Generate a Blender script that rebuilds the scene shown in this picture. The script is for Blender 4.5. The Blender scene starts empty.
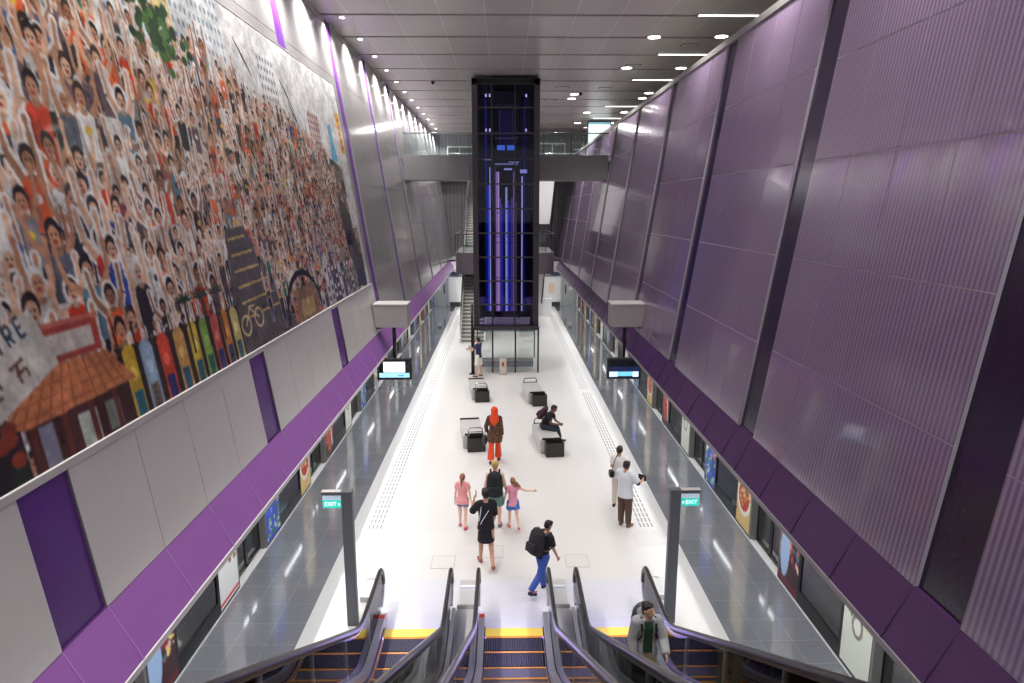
import bpy, bmesh, math, random
import numpy as np
from mathutils import Vector, Matrix
from math import sin, cos, tan, pi, radians, sqrt, atan2

sc = bpy.context.scene
COL = sc.collection
# ------------------------------------------------------------------ camera, world, exposure
cam_d = bpy.data.cameras.new('camera'); cam_d.lens = 24; cam_d.sensor_width = 36
cam_d.clip_start = .05; cam_d.clip_end = 300
cam = bpy.data.objects.new('camera', cam_d); COL.objects.link(cam)
cam.location = (-.18, 0, 7.2); cam.rotation_euler = (radians(90 - 11.14), 0, radians(-.797))
sc.camera = cam
w = bpy.data.worlds.new('world'); sc.world = w; w.use_nodes = True
w.node_tree.nodes['Background'].inputs[0].default_value = (.93, .95, 1, 1)
w.node_tree.nodes['Background'].inputs[1].default_value = 1.1
sc.view_settings.view_transform = 'Standard'; sc.view_settings.look = 'None'
sc.view_settings.exposure = 0.0; sc.view_settings.gamma = 1
sc.view_settings.use_curve_mapping = False
sc.cycles.use_denoising = True
sc.cycles.max_bounces = 8; sc.cycles.transparent_max_bounces = 24
sc.cycles.sample_clamp_indirect = 4
sc.cycles.caustics_reflective = False; sc.cycles.caustics_refractive = False
EXPO_FLOOR = 1050.0      # watts of one ceiling downlight over the platform
EXPO_WASH = 1150.0        # watts of one wall washing downlight
R = random.Random(7)

# ------------------------------------------------------------------ helpers
def lin(c):
    return [((v / 255) / 12.92 if v / 255 <= .04045 else ((v / 255 + .055) / 1.055) ** 2.4) for v in c]
MATS = {}
def mat(name, col, rough=.5, metal=0, spec=.5, coat=0, emit=0, ecol=None, noise=0, nscale=8):
    if name in MATS: return MATS[name]
    m = bpy.data.materials.new(name); m.use_nodes = True
    nt = m.node_tree; b = nt.nodes['Principled BSDF']
    c = lin(col) + [1]
    b.inputs['Base Color'].default_value = c
    b.inputs['Roughness'].default_value = rough; b.inputs['Metallic'].default_value = metal
    b.inputs['Specular IOR Level'].default_value = spec; b.inputs['Coat Weight'].default_value = coat
    b.inputs['Coat Roughness'].default_value = .05
    if emit:
        b.inputs['Emission Color'].default_value = lin(ecol or col) + [1]
        b.inputs['Emission Strength'].default_value = emit
    if noise:
        tc = nt.nodes.new('ShaderNodeTexCoord'); n = nt.nodes.new('ShaderNodeTexNoise')
        n.inputs['Scale'].default_value = nscale; n.inputs['Detail'].default_value = 4
        nt.links.new(tc.outputs['Object'], n.inputs['Vector'])
        r = nt.nodes.new('ShaderNodeMix'); r.data_type = 'RGBA'; r.blend_type = 'MIX'
        r.inputs[6].default_value = [v * (1 - noise) for v in c[:3]] + [1]
        r.inputs[7].default_value = [min(1, v * (1 + noise)) for v in c[:3]] + [1]
        nt.links.new(n.outputs['Fac'], r.inputs[0]); nt.links.new(r.outputs[2], b.inputs['Base Color'])
    MATS[name] = m
    return m
def glass(name, tint=(247, 251, 250), refl=.12, ior=1.5, rough=.02):
    if name in MATS: return MATS[name]
    m = bpy.data.materials.new(name); m.use_nodes = True; nt = m.node_tree; nt.nodes.clear()
    o = nt.nodes.new('ShaderNodeOutputMaterial'); t = nt.nodes.new('ShaderNodeBsdfTransparent')
    t.inputs[0].default_value = lin(tint) + [1]
    g = nt.nodes.new('ShaderNodeBsdfGlossy'); g.inputs['Roughness'].default_value = rough
    f = nt.nodes.new('ShaderNodeFresnel'); f.inputs[0].default_value = ior
    a = nt.nodes.new('ShaderNodeMath'); a.operation = 'ADD'; a.use_clamp = True; a.inputs[1].default_value = refl - .04
    x = nt.nodes.new('ShaderNodeMixShader')
    nt.links.new(f.outputs[0], a.inputs[0]); nt.links.new(a.outputs[0], x.inputs[0])
    nt.links.new(t.outputs[0], x.inputs[1]); nt.links.new(g.outputs[0], x.inputs[2])
    nt.links.new(x.outputs[0], o.inputs[0])
    MATS[name] = m
    return m
def paint_mat(name, rough=.35, coat=0, emit=0):
    """material that takes its colour from the mesh's printed picture"""
    if name in MATS: return MATS[name]
    m = bpy.data.materials.new(name); m.use_nodes = True; nt = m.node_tree; b = nt.nodes['Principled BSDF']
    a = nt.nodes.new('ShaderNodeAttribute'); a.attribute_name = 'print'
    nt.links.new(a.outputs['Color'], b.inputs['Base Color'])
    b.inputs['Roughness'].default_value = rough; b.inputs['Coat Weight'].default_value = coat
    b.inputs['Coat Roughness'].default_value = .06
    if emit:
        nt.links.new(a.outputs['Color'], b.inputs['Emission Color']); b.inputs['Emission Strength'].default_value = emit
    MATS[name] = m
    return m
def grid_mat(name, base, line, px, py, wx, wy, ox=0, oy=0, rough=.3, axes=('X', 'Y'), coat=0, noise=.08, nscale=1.5, rvar=0, spec=.5, metal=0, speck=0):
    """base colour with joints every px / py metres"""
    if name in MATS: return MATS[name]
    m = bpy.data.materials.new(name); m.use_nodes = True; nt = m.node_tree; b = nt.nodes['Principled BSDF']
    b.inputs['Coat Weight'].default_value = coat; b.inputs['Coat Roughness'].default_value = .04
    b.inputs['Specular IOR Level'].default_value = spec; b.inputs['Metallic'].default_value = metal
    tc = nt.nodes.new('ShaderNodeTexCoord'); s = nt.nodes.new('ShaderNodeSeparateXYZ')
    nt.links.new(tc.outputs['Object'], s.inputs[0])
    def mth(op, a, bb=None, clamp=False):
        n = nt.nodes.new('ShaderNodeMath'); n.operation = op; n.use_clamp = clamp
        for i, v in enumerate((a, bb)):
            if v is None: continue
            if isinstance(v, (int, float)): n.inputs[i].default_value = v
            else: nt.links.new(v, n.inputs[i])
        return n.outputs[0]
    def jl(ax, p, wd, off):
        v = mth('DIVIDE', mth('SUBTRACT', s.outputs[ax], off), p)
        fr = mth('FRACT', mth('ADD', v, 1000.5))
        return mth('LESS_THAN', mth('ABSOLUTE', mth('SUBTRACT', fr, .5)), wd / p / 2), mth('FLOOR', mth('ADD', v, 1000.0))
    l1, c1 = jl(axes[0], px, wx, ox); l2, c2 = jl(axes[1], py, wy, oy)
    L = mth('MAXIMUM', l1, l2)
    cmb = nt.nodes.new('ShaderNodeCombineXYZ'); nt.links.new(c1, cmb.inputs[0]); nt.links.new(c2, cmb.inputs[1])
    wn = nt.nodes.new('ShaderNodeTexWhiteNoise'); nt.links.new(cmb.outputs[0], wn.inputs[0])
    no = nt.nodes.new('ShaderNodeTexNoise'); no.inputs['Scale'].default_value = nscale; no.inputs['Detail'].default_value = 5
    nt.links.new(tc.outputs['Object'], no.inputs['Vector'])
    fac = mth('ADD', mth('MULTIPLY', wn.outputs[0], .5), mth('MULTIPLY', no.outputs['Fac'], .5))
    bc = lin(base)
    mx = nt.nodes.new('ShaderNodeMix'); mx.data_type = 'RGBA'
    mx.inputs[6].default_value = [v * (1 - noise) for v in bc] + [1]; mx.inputs[7].default_value = [min(1, v * (1 + noise)) for v in bc] + [1]
    nt.links.new(fac, mx.inputs[0])
    cur = mx.outputs[2]
    if speck:
        vo = nt.nodes.new('ShaderNodeTexNoise'); vo.inputs['Scale'].default_value = 45; vo.inputs['Detail'].default_value = 1
        nt.links.new(tc.outputs['Object'], vo.inputs['Vector'])
        sp = mth('GREATER_THAN', vo.outputs['Fac'], .68)
        m3 = nt.nodes.new('ShaderNodeMix'); m3.data_type = 'RGBA'; nt.links.new(mth('MULTIPLY', sp, speck), m3.inputs[0])
        nt.links.new(cur, m3.inputs[6]); m3.inputs[7].default_value = (.75, .75, .78, 1); cur = m3.outputs[2]
    m2 = nt.nodes.new('ShaderNodeMix'); m2.data_type = 'RGBA'
    nt.links.new(L, m2.inputs[0]); nt.links.new(cur, m2.inputs[6]); m2.inputs[7].default_value = lin(line) + [1]
    nt.links.new(m2.outputs[2], b.inputs['Base Color'])
    if rvar:
        rr = mth('ADD', rough, mth('MULTIPLY', fac, rvar)); nt.links.new(rr, b.inputs['Roughness'])
    else: b.inputs['Roughness'].default_value = rough
    MATS[name] = m
    return m

class MB:
    def __init__(s): s.v = []; s.f = []
    def add(s, vs, fs):
        o = len(s.v); s.v += [tuple(v) for v in vs]; s.f += [tuple(i + o for i in f) for f in fs]; return s
    def box(s, x0, x1, y0, y1, z0, z1):
        return s.add([(x0, y0, z0), (x1, y0, z0), (x1, y1, z0), (x0, y1, z0), (x0, y0, z1), (x1, y0, z1), (x1, y1, z1), (x0, y1, z1)],
                     [(0, 3, 2, 1), (4, 5, 6, 7), (0, 1, 5, 4), (1, 2, 6, 5), (2, 3, 7, 6), (3, 0, 4, 7)])
    def rbox(s, x0, x1, y0, y1, z0, z1, r=.01, seg=2):
        bm = bmesh.new(); bmesh.ops.create_cube(bm, size=1)
        for v in bm.verts: v.co = Vector(((x0 + x1) / 2 + v.co.x * (x1 - x0), (y0 + y1) / 2 + v.co.y * (y1 - y0), (z0 + z1) / 2 + v.co.z * (z1 - z0)))
        bmesh.ops.bevel(bm, geom=bm.edges[:], offset=r, segments=seg, affect='EDGES', profile=.5)
        bm.verts.index_update()
        s.add([v.co[:] for v in bm.verts], [[v.index for v in f.verts] for f in bm.faces]); bm.free(); return s
    def prism_y(s, poly, y0, y1):      # poly of (x,z)
        n = len(poly)
        a = sum(poly[i][0] * poly[(i + 1) % n][1] - poly[(i + 1) % n][0] * poly[i][1] for i in range(n))
        if a < 0: poly = poly[::-1]
        return s.add([(x, y0, z) for x, z in poly] + [(x, y1, z) for x, z in poly],
                     [tuple(range(n)), tuple(reversed(range(n, 2 * n)))] + [(i, i + n, (i + 1) % n + n, (i + 1) % n) for i in range(n)])
    def prism_x(s, poly, x0, x1):      # poly of (y,z)
        n = len(poly)
        a = sum(poly[i][0] * poly[(i + 1) % n][1] - poly[(i + 1) % n][0] * poly[i][1] for i in range(n))
        if a < 0: poly = poly[::-1]
        return s.add([(x0, y, z) for y, z in poly] + [(x1, y, z) for y, z in poly],
                     [tuple(reversed(range(n))), tuple(range(n, 2 * n))] + [((i + 1) % n, (i + 1) % n + n, i + n, i) for i in range(n)])
    def tube(s, path, r, n=10, ry=None, up=(0, 0, 1), closed=False, cap=True):
        P = [Vector(p) for p in path]; rings = []; U = Vector(up)
        for i, p in enumerate(P):
            if closed: d = P[(i + 1) % len(P)] - P[i - 1]
            else: d = P[min(i + 1, len(P) - 1)] - P[max(i - 1, 0)]
            d.normalize(); a = d.cross(U)
            if a.length < 1e-3: a = d.cross(Vector((0, 1, 0)))
            if a.length < 1e-3: a = d.cross(Vector((1, 0, 0)))
            a.normalize(); b = a.cross(d)
            rr = r[i] if isinstance(r, (list, tuple)) else r
            r2 = (ry if ry else rr)
            rings.append([p + a * rr * cos(2 * pi * k / n) + b * r2 * sin(2 * pi * k / n) for k in range(n)])
        vs = [v[:] for q in rings for v in q]; m = len(rings); fs = []
        for i in range(m if closed else m - 1):
            j = (i + 1) % m
            for k in range(n): fs.append((i * n + k, i * n + (k + 1) % n, j * n + (k + 1) % n, j * n + k))
        if cap and not closed: fs += [tuple(reversed(range(n))), tuple(range((m - 1) * n, m * n))]
        return s.add(vs, fs)
    def disc(s, c, r, h, n=24):      # short vertical cylinder
        return s.tube([(c[0], c[1], c[2]), (c[0], c[1], c[2] + h)], r, n)
    def ell(s, c, r, nu=14, nv=9, rot=None):
        vs = []; fs = []
        for i in range(nv + 1):
            t = pi * i / nv
            for k in range(nu):
                p = Vector((r[0] * sin(t) * cos(2 * pi * k / nu), r[1] * sin(t) * sin(2 * pi * k / nu), r[2] * cos(t)))
                if rot: p = rot @ p
                vs.append((p + Vector(c))[:])
        for i in range(nv):
            for k in range(nu): fs.append((i * nu + k, (i + 1) * nu + k, (i + 1) * nu + (k + 1) % nu, i * nu + (k + 1) % nu))
        return s.add(vs, fs)
    def cap(s, a, b, ra, rb, n=12):      # tapered capsule
        a = Vector(a); b = Vector(b); d = (b - a); L = d.length
        if L < 1e-5: return s.ell(a, (ra, ra, ra))
        d /= L; pts = []; rs = []
        for t in (-90, -60, -30, 0): pts.append(a + d * ra * sin(radians(t))); rs.append(max(ra * cos(radians(t)), 1e-4))
        for t in (0, 30, 60, 90): pts.append(b + d * rb * sin(radians(t))); rs.append(max(rb * cos(radians(t)), 1e-4))
        U = (1, 0, 0) if abs(d.x) < .9 else (0, 1, 0)
        return s.tube(pts, rs, n, up=U)
    def loft(s, secs, n=20):      # secs: (centre, rx, ry, xaxis, yaxis)
        vs = []; fs = []
        for c, rx, ry, X, Y in secs:
            for k in range(n): vs.append((Vector(c) + Vector(X) * rx * cos(2 * pi * k / n) + Vector(Y) * ry * sin(2 * pi * k / n))[:])
        m = len(secs)
        for i in range(m - 1):
            for k in range(n): fs.append((i * n + k, i * n + (k + 1) % n, (i + 1) * n + (k + 1) % n, (i + 1) * n + k))
        fs += [tuple(reversed(range(n))), tuple(range((m - 1) * n, m * n))]
        return s.add(vs, fs)
    def mesh(s, name):
        me = bpy.data.meshes.new(name); me.from_pydata(s.v, [], s.f); me.validate(); return me
    def build(s, name, m, parent=None, smooth=False):
        me = s.mesh(name); me.materials.append(m)
        if smooth: me.polygons.foreach_set('use_smooth', [True] * len(me.polygons))
        return link(name, me, parent)
def link(name, me, parent=None):
    o = bpy.data.objects.new(name, me); COL.objects.link(o)
    if parent is not None:
        o.parent = parent
    return o
def tag(o, label=None, cat=None, group=None, kind=None):
    if label: o['label'] = label
    if cat: o['category'] = cat
    if group: o['group'] = group
    if kind: o['kind'] = kind
    return o
def thing(name, label, cat, loc=(0, 0, 0), rz=0, group=None):
    o = bpy.data.objects.new(name, None); COL.objects.link(o); o.empty_display_size = .2
    o.location = loc; o.rotation_euler = (0, 0, rz)
    return tag(o, label, cat, group)
def struct(o): o['kind'] = 'structure'; return o
def dup(root, loc=None, rz=None, label=None, group=None):
    kids = [o for o in COL.objects if o.parent == root]
    r = root.copy(); COL.objects.link(r)
    if loc is not None: r.location = loc
    if rz is not None: r.rotation_euler = (0, 0, rz)
    if label: r['label'] = label
    if group: r['group'] = group
    for ch in kids:
        sub = [o for o in COL.objects if o.parent == ch]
        c = ch.copy(); COL.objects.link(c); c.parent = r
        for g in sub:
            d = g.copy(); COL.objects.link(d); d.parent = c
    return r
def text_mesh(name, s, size, m, loc, rot, parent=None, extrude=.002, align='CENTER'):
    cu = bpy.data.curves.new(name, 'FONT'); cu.body = s; cu.size = size; cu.extrude = extrude
    cu.align_x = align; cu.align_y = 'CENTER'
    t = bpy.data.objects.new(name, cu); COL.objects.link(t)
    bpy.context.view_layer.update()
    me = bpy.data.meshes.new_from_object(t.evaluated_get(bpy.context.evaluated_depsgraph_get()))
    bpy.data.objects.remove(t); me.materials.clear(); me.materials.append(m)
    o = link(name, me, parent); o.location = loc; o.rotation_euler = rot
    return o
def lamp(name, kind, loc, power, col=(1, .97, .93), parent=None, **kw):
    l = bpy.data.lights.new(name, kind); l.energy = power; l.color = col
    for k, v in kw.items(): setattr(l, k, v)
    o = bpy.data.objects.new(name, l); COL.objects.link(o); o.location = loc
    if parent: o.parent = parent
    return o

# ------------------------------------------------------------------ printed pictures (drawn in code, laid on the mesh vertex by vertex)
class Canvas:
    def __init__(s, W, H, ppm, bg=(200, 200, 200)):
        s.W, s.H, s.p = W, H, ppm; s.nx = int(W * ppm); s.ny = int(H * ppm)
        s.a = np.empty((s.ny, s.nx, 3), np.float32); s.a[:] = bg
    def poly(s, pts, c):
        P = np.array(pts, float) * s.p
        x0 = max(int(P[:, 0].min()), 0); x1 = min(int(P[:, 0].max()) + 2, s.nx)
        y0 = max(int(P[:, 1].min()), 0); y1 = min(int(P[:, 1].max()) + 2, s.ny)
        if x1 <= x0 or y1 <= y0: return
        X, Y = np.meshgrid(np.arange(x0, x1) + .5, np.arange(y0, y1) + .5)
        ins = np.zeros(X.shape, bool); n = len(P)
        for i in range(n):
            ax, ay = P[i]; bx, by = P[(i + 1) % n]
            if ay == by: continue
            cnd = ((ay > Y) != (by > Y)) & (X < (bx - ax) * (Y - ay) / (by - ay) + ax)
            ins ^= cnd
        s.a[y0:y1, x0:x1][ins] = c
    def rect(s, x0, y0, x1, y1, c): s.poly([(x0, y0), (x1, y0), (x1, y1), (x0, y1)], c)
    def ell(s, cx, cy, rx, ry, c):
        x0 = max(int((cx - rx) * s.p), 0); x1 = min(int((cx + rx) * s.p) + 2, s.nx)
        y0 = max(int((cy - ry) * s.p), 0); y1 = min(int((cy + ry) * s.p) + 2, s.ny)
        if x1 <= x0 or y1 <= y0: return
        X, Y = np.meshgrid((np.arange(x0, x1) + .5) / s.p, (np.arange(y0, y1) + .5) / s.p)
        s.a[y0:y1, x0:x1][((X - cx) / rx) ** 2 + ((Y - cy) / ry) ** 2 <= 1] = c
    def line(s, x0, y0, x1, y1, wd, c, w2=None):
        w2 = wd if w2 is None else w2
        L = math.hypot(x1 - x0, y1 - y0) or 1e-6; nx, ny = -(y1 - y0) / L / 2, (x1 - x0) / L / 2
        s.poly([(x0 + nx * wd, y0 + ny * wd), (x1 + nx * w2, y1 + ny * w2), (x1 - nx * w2, y1 - ny * w2), (x0 - nx * wd, y0 - ny * wd)], c)
    def sample(s, u, v):
        fx = np.clip(u * s.p - .5, 0, s.nx - 1.001); fy = np.clip(v * s.p - .5, 0, s.ny - 1.001)
        ix = fx.astype(int); iy = fy.astype(int); tx = (fx - ix)[:, None]; ty = (fy - iy)[:, None]
        a = s.a
        c = (a[iy, ix] * (1 - tx) + a[iy, ix + 1] * tx) * (1 - ty) + (a[iy + 1, ix] * (1 - tx) + a[iy + 1, ix + 1] * tx) * ty
        c = c / 255.0
        return np.where(c <= .04045, c / 12.92, ((c + .055) / 1.055) ** 2.4)
def printed(name, cv, us, vs, to3d, m, parent=None, flip=False):
    """a surface grid whose vertices carry the colours of canvas cv; to3d maps (u,v) arrays to xyz"""
    U, V = np.meshgrid(us, vs); u = U.ravel(); v = V.ravel()
    xyz = to3d(u, v); nx, ny = len(us), len(vs)
    me = bpy.data.meshes.new(name)
    i = np.arange(ny - 1)[:, None] * nx + np.arange(nx - 1)[None, :]; i = i.ravel()
    q = np.stack([i, i + 1, i + nx + 1, i + nx], 1)
    if flip: q = q[:, ::-1]
    me.vertices.add(len(u)); me.vertices.foreach_set('co', np.ascontiguousarray(xyz, np.float32).ravel())
    me.loops.add(q.size); me.loops.foreach_set('vertex_index', np.ascontiguousarray(q, np.int32).ravel())
    me.polygons.add(len(q)); me.polygons.foreach_set('loop_start', np.arange(0, q.size, 4, dtype=np.int32))
    me.update(calc_edges=True)
    at = me.color_attributes.new('print', 'FLOAT_COLOR', 'POINT')
    c = np.ones((len(u), 4), np.float32); c[:, :3] = cv.sample(u, v); at.data.foreach_set('color', c.ravel())
    me.materials.append(m)
    return link(name, me, parent)

# ------------------------------------------------------------------ materials
M_white_floor = grid_mat('white_terrazzo', (212, 210, 208), (206, 204, 202), 1.2, 1.2, .008, .008, rough=.28, rvar=.1, noise=.03, nscale=3)
M_dark_floor = grid_mat('polished_dark_granite', (126, 128, 134), (168, 170, 173), .53, .6, .006, .006, ox=-3.65, oy=.1, rough=.04, rvar=.1, noise=.13, coat=.6, spec=.8, nscale=2.2, speck=.35)
M_dark_floor2 = grid_mat('polished_dark_granite_right', (126, 128, 134), (168, 170, 173), .53, .6, .006, .006, ox=3.65, oy=.1, rough=.04, rvar=.1, noise=.13, coat=.6, spec=.8, nscale=2.2, speck=.35)
M_ceiling = grid_mat('ceiling_metal_panel', (208, 203, 198), (232, 229, 225), 1.3, 2.6, .03, .0, ox=.65, rough=.34, metal=.2, noise=.1)
M_slot = mat('ceiling_slot', (22, 22, 24), .8)
M_ch = mat('slot_edge', (150, 148, 146), .4, .5)
M_panelL = mat('white_enamel_cladding', (240, 237, 233), .22, noise=.03)
M_panelLu = mat('grey_enamel_cladding', (186, 183, 184), .14, .35, noise=.04)
M_jointL = mat('cladding_joint', (120, 116, 118), .6)
M_purple = mat('purple_enamel', (108, 54, 150), .2, noise=.06, nscale=1)
M_bandL = mat('fascia_purple_enamel', (146, 96, 166), .22, noise=.06, nscale=1)
M_bandR = mat('fascia_purple_enamel_shaded', (80, 50, 94), .2, noise=.08, nscale=1)  # same enamel as the left fascia, its weaker light put into the colour
M_darkpurple = mat('dark_plum_enamel', (42, 20, 58), .18, noise=.1)
M_jointR = mat('glass_joint', (176, 168, 178), .45)
M_lip = mat('fascia_lip_aluminium', (206, 202, 202), .35, .3)
M_black = mat('black_enamel', (14, 14, 16), .3)
M_dkgrey = mat('dark_grey_metal', (66, 68, 72), .4, .3)
M_totem = mat('charcoal_totem_metal', (88, 90, 96), .45, .2)
M_steel = mat('brushed_stainless', (196, 196, 198), .2, .95)
M_steel2 = mat('satin_stainless', (186, 186, 188), .36, .6)
M_rubber = mat('black_rubber_handrail', (42, 39, 40), .38, coat=.12)
M_clear = glass('clear_glass', refl=.1)
M_rail_glass = glass('balustrade_glass', (238, 246, 243), .07, ior=1.22)
M_psd = glass('platform_door_glass', (150, 160, 152), .26, rough=.03)
M_greycon = mat('grey_bulkhead', (150, 147, 145), .5, noise=.04)
M_bench = mat('pale_granite_bench', (186, 184, 183), .3, noise=.05, nscale=30)
M_benchd = mat('dark_bronze_bench_end', (52, 50, 44), .35, .3, noise=.1)
M_bright = mat('white_wall_paint', (236, 236, 236), .5)
M_grey_door = mat('grey_service_door', (186, 188, 190), .45)

# ------------------------------------------------------------------ section of the station
BX = 5.24; LO = (3.72, 2.8); UP = (4.01, 3.4); SL = .145
def WX(z): return UP[0] + SL * (z - UP[1])
YN, YF = -4.0, 50.2; ZC = 12.6; ZR = 10.9; YE = 54.0

f = struct(MB().box(-3.65, 3.65, YN, YF + 4, -.3, 0).build('floor', M_white_floor))
struct(MB().box(-5.24, -3.65, YN, YF + 4, -.3, 0).build('floor_left_strip', M_dark_floor))
struct(MB().box(3.65, 5.24, YN, YF + 4, -.3, 0).build('floor_right_strip', M_dark_floor2))
# ceiling: panels between transverse slots
cb = MB()
for k in range(-11, 14):
    y0 = 21 + 2.6 * k + .1; y1 = 21 + 2.6 * (k + 1) - .1
    cb.box(-5.6, 11.0, y0, y1, ZC, ZC + .06)
ceil = struct(cb.build('ceiling', M_ceiling))
struct(MB().box(-6, 11.2, YN - 4, YE + .3, ZC + .2, ZC + .3).build('ceiling_void', M_slot))

for sd, s in (('left', -1), ('right', 1)):
    left = s < 0
    ztop = ZC if left else ZR
    back = M_purple if left else M_darkpurple
    o = .04 if left else .05
    p = [(s * (WX(3.3) + o), 3.3), (s * (WX(ztop) + o), ztop), (s * (WX(ztop) + o + .35), ztop), (s * (WX(3.3) + o + .6), 3.3)]
    wall = struct(MB().prism_y(p, YN, YE).build('wall_' + sd, back))
    st0, per, wid = (5.35, 5.3, .70) if left else (5.58, 5.29, .72)
    for k in range(-2, 9):
        a = st0 + per * k + wid; b = st0 + per * (k + 1)
        a = max(a, YN); b = min(b, YE)
        if b - a < .3: continue
        cols = 4; cw = (b - a) / cols; jd = .012 if left else .004
        bk = MB().prism_y([(s * (WX(3.4) + jd), 3.4), (s * (WX(ztop) + jd), ztop), (s * (WX(ztop) + o + .01), ztop), (s * (WX(3.4) + o + .01), 3.4)], a, b)
        sheet = bk.build('panel_backing', M_jointL if left else M_jointR, wall)
        zs = [3.4 + 1.5 * i for i in range(20) if 3.4 + 1.5 * i < ztop] + [ztop]
        lo = MB(); hi = MB(); g = .007 if left else .009
        for i in range(len(zs) - 1):
            z0, z1 = zs[i] + g, zs[i + 1] - g
            for c in range(cols):
                q = [(s * WX(z0), z0), (s * WX(z1), z1), (s * (WX(z1) + jd + .001), z1), (s * (WX(z0) + jd + .001), z0)]
                (lo if (zs[i] < 4.8 and left and b < 22) else hi).prism_y(q, a + c * cw + (g if c else 0), a + (c + 1) * cw - (g if c < cols - 1 else 0))
        mm = None
        if not left:
            mm = MATS.get('fritted_lilac_glass')
            if mm is None:
                mm = mat('fritted_lilac_glass', (118, 92, 130), .16, coat=.5); nt = mm.node_tree; bs = nt.nodes['Principled BSDF']
                tc = nt.nodes.new('ShaderNodeTexCoord'); sx = nt.nodes.new('ShaderNodeSeparateXYZ'); nt.links.new(tc.outputs['Object'], sx.inputs[0])
                m1 = nt.nodes.new('ShaderNodeMath'); m1.operation = 'MULTIPLY'; m1.inputs[1].default_value = 2 * pi / .08; nt.links.new(sx.outputs['Y'], m1.inputs[0])
                m2 = nt.nodes.new('ShaderNodeMath'); m2.operation = 'SINE'; nt.links.new(m1.outputs[0], m2.inputs[0])
                m3 = nt.nodes.new('ShaderNodeMath'); m3.operation = 'MULTIPLY_ADD'; m3.inputs[1].default_value = .5; m3.inputs[2].default_value = .5; nt.links.new(m2.outputs[0], m3.inputs[0])
                mx = nt.nodes.new('ShaderNodeMix'); mx.data_type = 'RGBA'
                mx.inputs[6].default_value = lin((126, 98, 138)) + [1]; mx.inputs[7].default_value = lin((160, 144, 166)) + [1]
                nt.links.new(m3.outputs[0], mx.inputs[0]); nt.links.new(mx.outputs[2], bs.inputs['Base Color'])
        if hi.v: hi.build('cladding_panels', M_panelLu if left else mm, wall)
        if lo.v: lo.build('lower_cladding_panels', M_panelL, wall)
    # top cap of the wall
    if not left:
        struct(MB().prism_y([(WX(ZR) - .03, ZR), (WX(ZR) + .5, ZR), (WX(ZR) + .5, ZR + .14), (WX(ZR) - .03, ZR + .14)], YN, YE).build('trim_1', M_greycon))
        struct(MB().box(10.6, 10.9, YN, YE, 8.6, ZC + .1).build('wall_concourse', M_greycon))
        struct(MB().box(WX(9.5) + .3, 10.6, YN, YE, 9.2, 9.6).build('floor_concourse', M_greycon))
    # fascia band
    t = .35
    fb = MB().prism_y([(s * LO[0], LO[1]), (s * UP[0], UP[1]), (s * (UP[0] + .25), UP[1]), (s * (LO[0] + .25), LO[1])], YN, YF)
    band = struct(fb.build('trim_fascia_' + sd, M_bandL if left else M_bandR))
    jn = MB()
    y = st0 - 3 * per
    nx_, nz_ = -s * (UP[1] - LO[1]), s * s * (UP[0] - LO[0])
    while y < YF:
        for dy in [0, wid] + [wid + (per - wid) / 4 * i for i in (1, 2, 3)]:
            yy = y + dy
            if YN < yy < YF:
                jn.prism_y([(s * (LO[0] - .002), LO[1] + .03), (s * (UP[0] - .002), UP[1]), (s * (UP[0] + .02), UP[1]), (s * (LO[0] + .02), LO[1] + .03)], yy - .006, yy + .006)
        y += per
    jn.build('panel_joint', mat('fascia_joint_left', (160, 120, 180), .4) if left else mat('fascia_joint_right', (70, 44, 84), .4), band)
    MB().prism_y([(s * (LO[0] - .02), LO[1] - .03), (s * (LO[0] - .008), LO[1] + .025), (s * (LO[0] + .3), LO[1] + .025), (s * (LO[0] + .3), LO[1] - .06)], YN, YF).build('fascia_lip', M_lip if left else mat('grey_lip', (150, 146, 150), .35, .3), band)
    MB().box(min(s * 4.0, s * 5.6), max(s * 4.0, s * 5.6), YN, YF, LO[1] - .05, LO[1] + .1).build('soffit', mat('soffit_panel', (200, 200, 202), .5), band)
    # ---------------------------------------------------------- platform screen doors
    off = 0 if left else .25
    P = 4.98; ps0 = 8.65 + off
    inner = s * BX; outer = s * (BX + .06)
    x0, x1 = min(inner, outer), max(inner, outer)
    # tunnel behind
    struct(MB().box(min(s * 7.4, s * 7.6), max(s * 7.4, s * 7.6), YN, YF, -1.2, 3.0).build('wall_tunnel_' + sd, mat('tunnel_wall', (120, 122, 116), .8, noise=.3, nscale=.8)))
    struct(MB().box(min(s * 5.4, s * 7.6), max(s * 5.4, s * 7.6), YN, YF, -1.3, -1.2).build('floor_track_' + sd, mat('track_bed', (40, 40, 40), .9)))
    k = -2; n = 0; wn = 0
    sill = MB().box(min(s * BX, s * (BX + .45)), max(s * BX, s * (BX + .45)), YN, YF, -.12, .012)
    struct(sill.build('trim_sill_' + sd, mat('white_door_threshold', (232, 230, 228), .4)))
    struct(MB().box(x0 - (.012 if s > 0 else 0), x1 + (.012 if s < 0 else 0), YN, YF, .0, .03).build('trim_kerb_' + sd, M_bright))
    while ps0 + P * k < YF - 1:
        b0 = ps0 + P * k
        n += 1
        # fixed glass between two posters
        a, b = b0 + .86, b0 + 2.48
        if a > YN:
            wd = struct(MB().box(x0 + .02, x1 - .02, a + .05, b - .05, .3, 2.7).build('window_%d' % (n + (0 if left else 40)), M_psd))
            fr = MB().box(x0, x1, a, b, .03, .3).box(x0, x1, a, a + .06, .3, 2.75).box(x0, x1, b - .06, b, .3, 2.75).box(x0, x1, a, b, 2.7, 2.8)
            fr.build('window_frame', M_black, wd)
        # sliding door pair, set back
        a, b = b0 + 3.34, b0 + 4.98
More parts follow.
